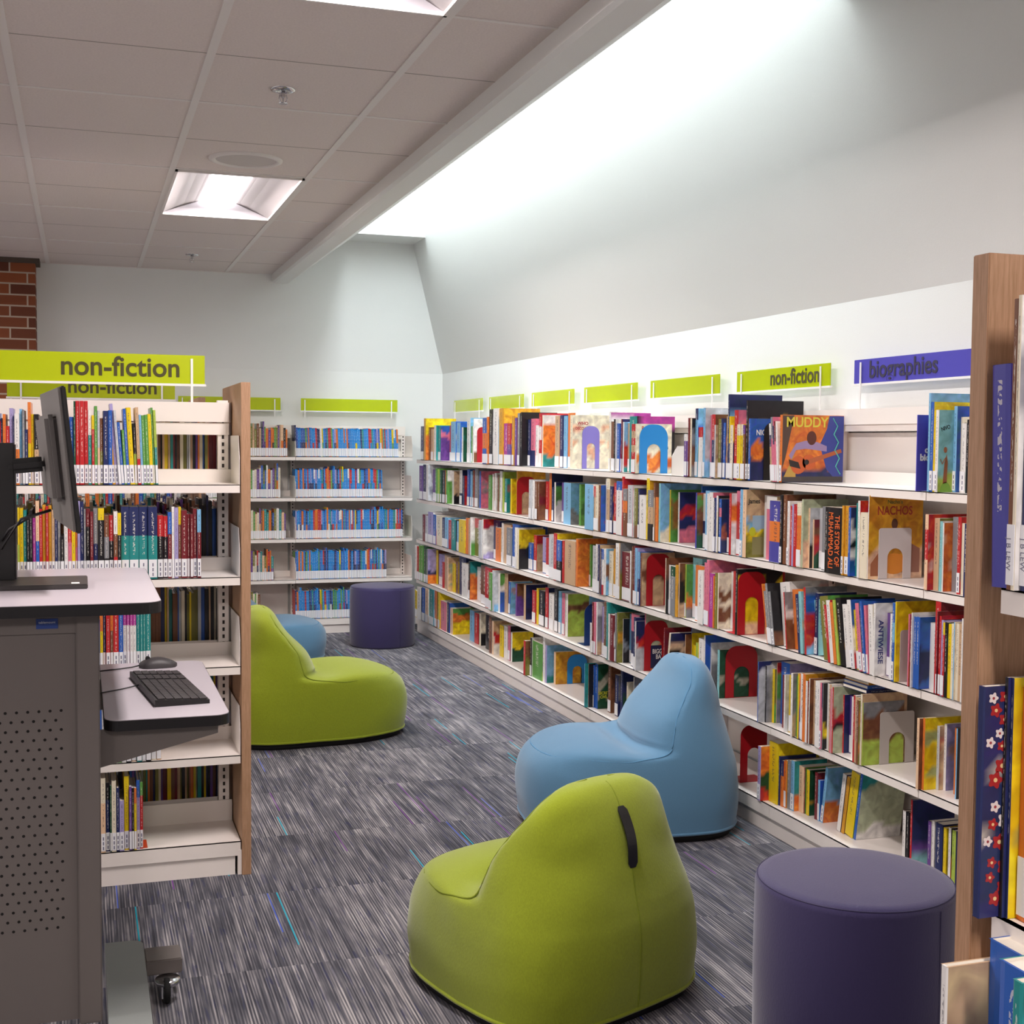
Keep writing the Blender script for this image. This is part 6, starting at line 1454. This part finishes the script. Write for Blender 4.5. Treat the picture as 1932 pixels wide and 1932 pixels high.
for z, b_, hr in ((1.36, 1.474, (.19, .25)), (1.048, 1.427, (.2, .245)), (.733, 1.463, (.19, .235)), (.42, 1.365, (.18, .24)), (.115, 1.276, (.17, .21))):
    fill('B', z, .66, b_, 9.885, MIX, (.01, .02), hr, .15, True, 0)
DK = ['bk', 'br', 'nb', 'ta', 'ol', 'ma', 'te', 'bl', 'or', 'bk', 'pu', 'cr', 'br', 'lg', 'ye', 'bk']
for zi, z in enumerate((1.333, 1.021, .717, .412, .115)):      # far face of the first range: fore-edges seen through the gaps
    x = -.39
    while x < .47:
        t = rb.uniform(.005, .014); h = rb.uniform(.20, .265) if zi else rb.uniform(.19, .23); c = rb.choice(DK)
        M = Matrix.Translation((x + t, 4.985, z)) @ Matrix.Rotation(math.pi, 4, 'Z')
        add_mass(M, t - .0005, rb.uniform(.17, .2), h, c, c, False, True); x += t
    fill('L', z, -.39, .45, 6.12, MIX, (.009, .02), (.19, .25))
mo_ = bpy.data.objects.new('shelved_books', mass.build('shelved_books')); COL.objects.link(mo_)
tag(mo_, 'smaller books packed on the back wall shelves, far wall bays and far sides of the ranges', 'books', kind='stuff')

# ---------------------------------------------------------------- bookends
BCOL = dict(bl='1E86D0', cr='E6E0DA', pu='8478C8', bk='17161A', re='B01220', wh='D6D2D2', nb='123A7C', lg='BDB6B0')
def bookend(x, y, z, w, h, key, label, solid=False):
    t = thing('bookend', label, 'bookend', (x, y, z + .0008), 0, None); m = mat('bookend_' + key, BCOL[key], .4)
    r = min(.022, w * .3); n = 10; big = key in ('bl', 'pu', 'nb', 're', 'bk') 
    rr = w * .42 if key in ('bl', 'pu', 'nb', 'bk') else (w * .34 if key == 're' else .010)
    out = [(0, 0), (0, h - rr)] + [(rr - rr * math.cos(math.pi / 2 * k / n), h - rr + rr * math.sin(math.pi / 2 * k / n)) for k in range(1, n + 1)] + [(w - rr + rr * math.sin(math.pi / 2 * k / n), h - rr + rr * math.cos(math.pi / 2 * k / n)) for k in range(0, n + 1)] + [(w, 0)]
    b = MB()
    if solid: b.prism(out, 0, .0018)
    else:
        a0, a1 = w * .27, w * .75; hc = (a1 - a0) / 2; ac = (a0 + a1) / 2; ht = h * .60 - hc
        # arch opening: one open polygon from the foot up and over
        inner = [(a1, 0), (a1, ht)] + [(ac + hc * math.cos(math.pi * k / 14), ht + hc * math.sin(math.pi * k / 14)) for k in range(1, 14)] + [(a0, ht), (a0, 0)]
        b.prism(out + inner, 0, .0018)
    b.build('plate', m, t)
    MB().box(0, w, .0, .0 + .10, -.0004, .0008).build('foot_plate', m, t)
    return t
for (x, y, z, w, h, key, _c, label, _r) in BOOKENDS:
    solid = (key, _r) in (('bk', 'A'), ('re', 'A'), ('nb', 'D'), ('lg', 'C'))
    key = 'wh' if (key, _r) == ('wh', 'B') else key
    bookend(x, y, z, w, h, key, label, bool(solid))
tag(MB().box(0, .055, 0, .09, 0, .0012, bev=.0005).build('bookend', mat('orange_plastic', 'D4481C', .4)), 'orange bookend foot on the bottom shelf behind the workstation', 'bookend').location = (.145, 4.44, .1158)
# three books lying flat on top of an upright row
for k, (c, lb) in enumerate((('nb', 'bottom navy book of the three lying flat on the fourth-shelf row under the biographies sign'), ('bl1nb2', 'middle navy and blue book of the three lying flat on the fourth-shelf row'), ('go', 'top golden book of the three lying flat on the fourth-shelf row'))):
    b = BookMesh(); cover_shell(b, .013, .145, .20, c, c); me = b.build('book')
    o = bpy.data.objects.new('book', me); COL.objects.link(o)
    o.matrix_world = Matrix(((0, 0, -1, 2.700 + k * .006), (0, 1, 0, 3.722 + k * .003), (1, 0, 0, .6485 + k * .0134), (0, 0, 0, 1)))
    tag(o, lb, 'book', 'books on the long wall shelves')
    MB().box(.0024, .0106, .004, .142, .002, .199).build('pages', m_page, o)
# violet divider card on the top shelf
t = thing('divider_card', 'violet upright divider card with white print on the top shelf', 'divider card', (2.475, 3.402, 1.3436), 0)
MB().box(-.03, .13, 0, .004, 0, .235).build('card', m_violet, t)
text('oversize\nbiographies', .028, m_bright, t, Matrix.Translation((.045, -.0008, .115)) @ Matrix.Rotation(math.pi / 2, 4, 'X'), 'printing', .0003, .0012, space=.85)
print('individual books', nind)
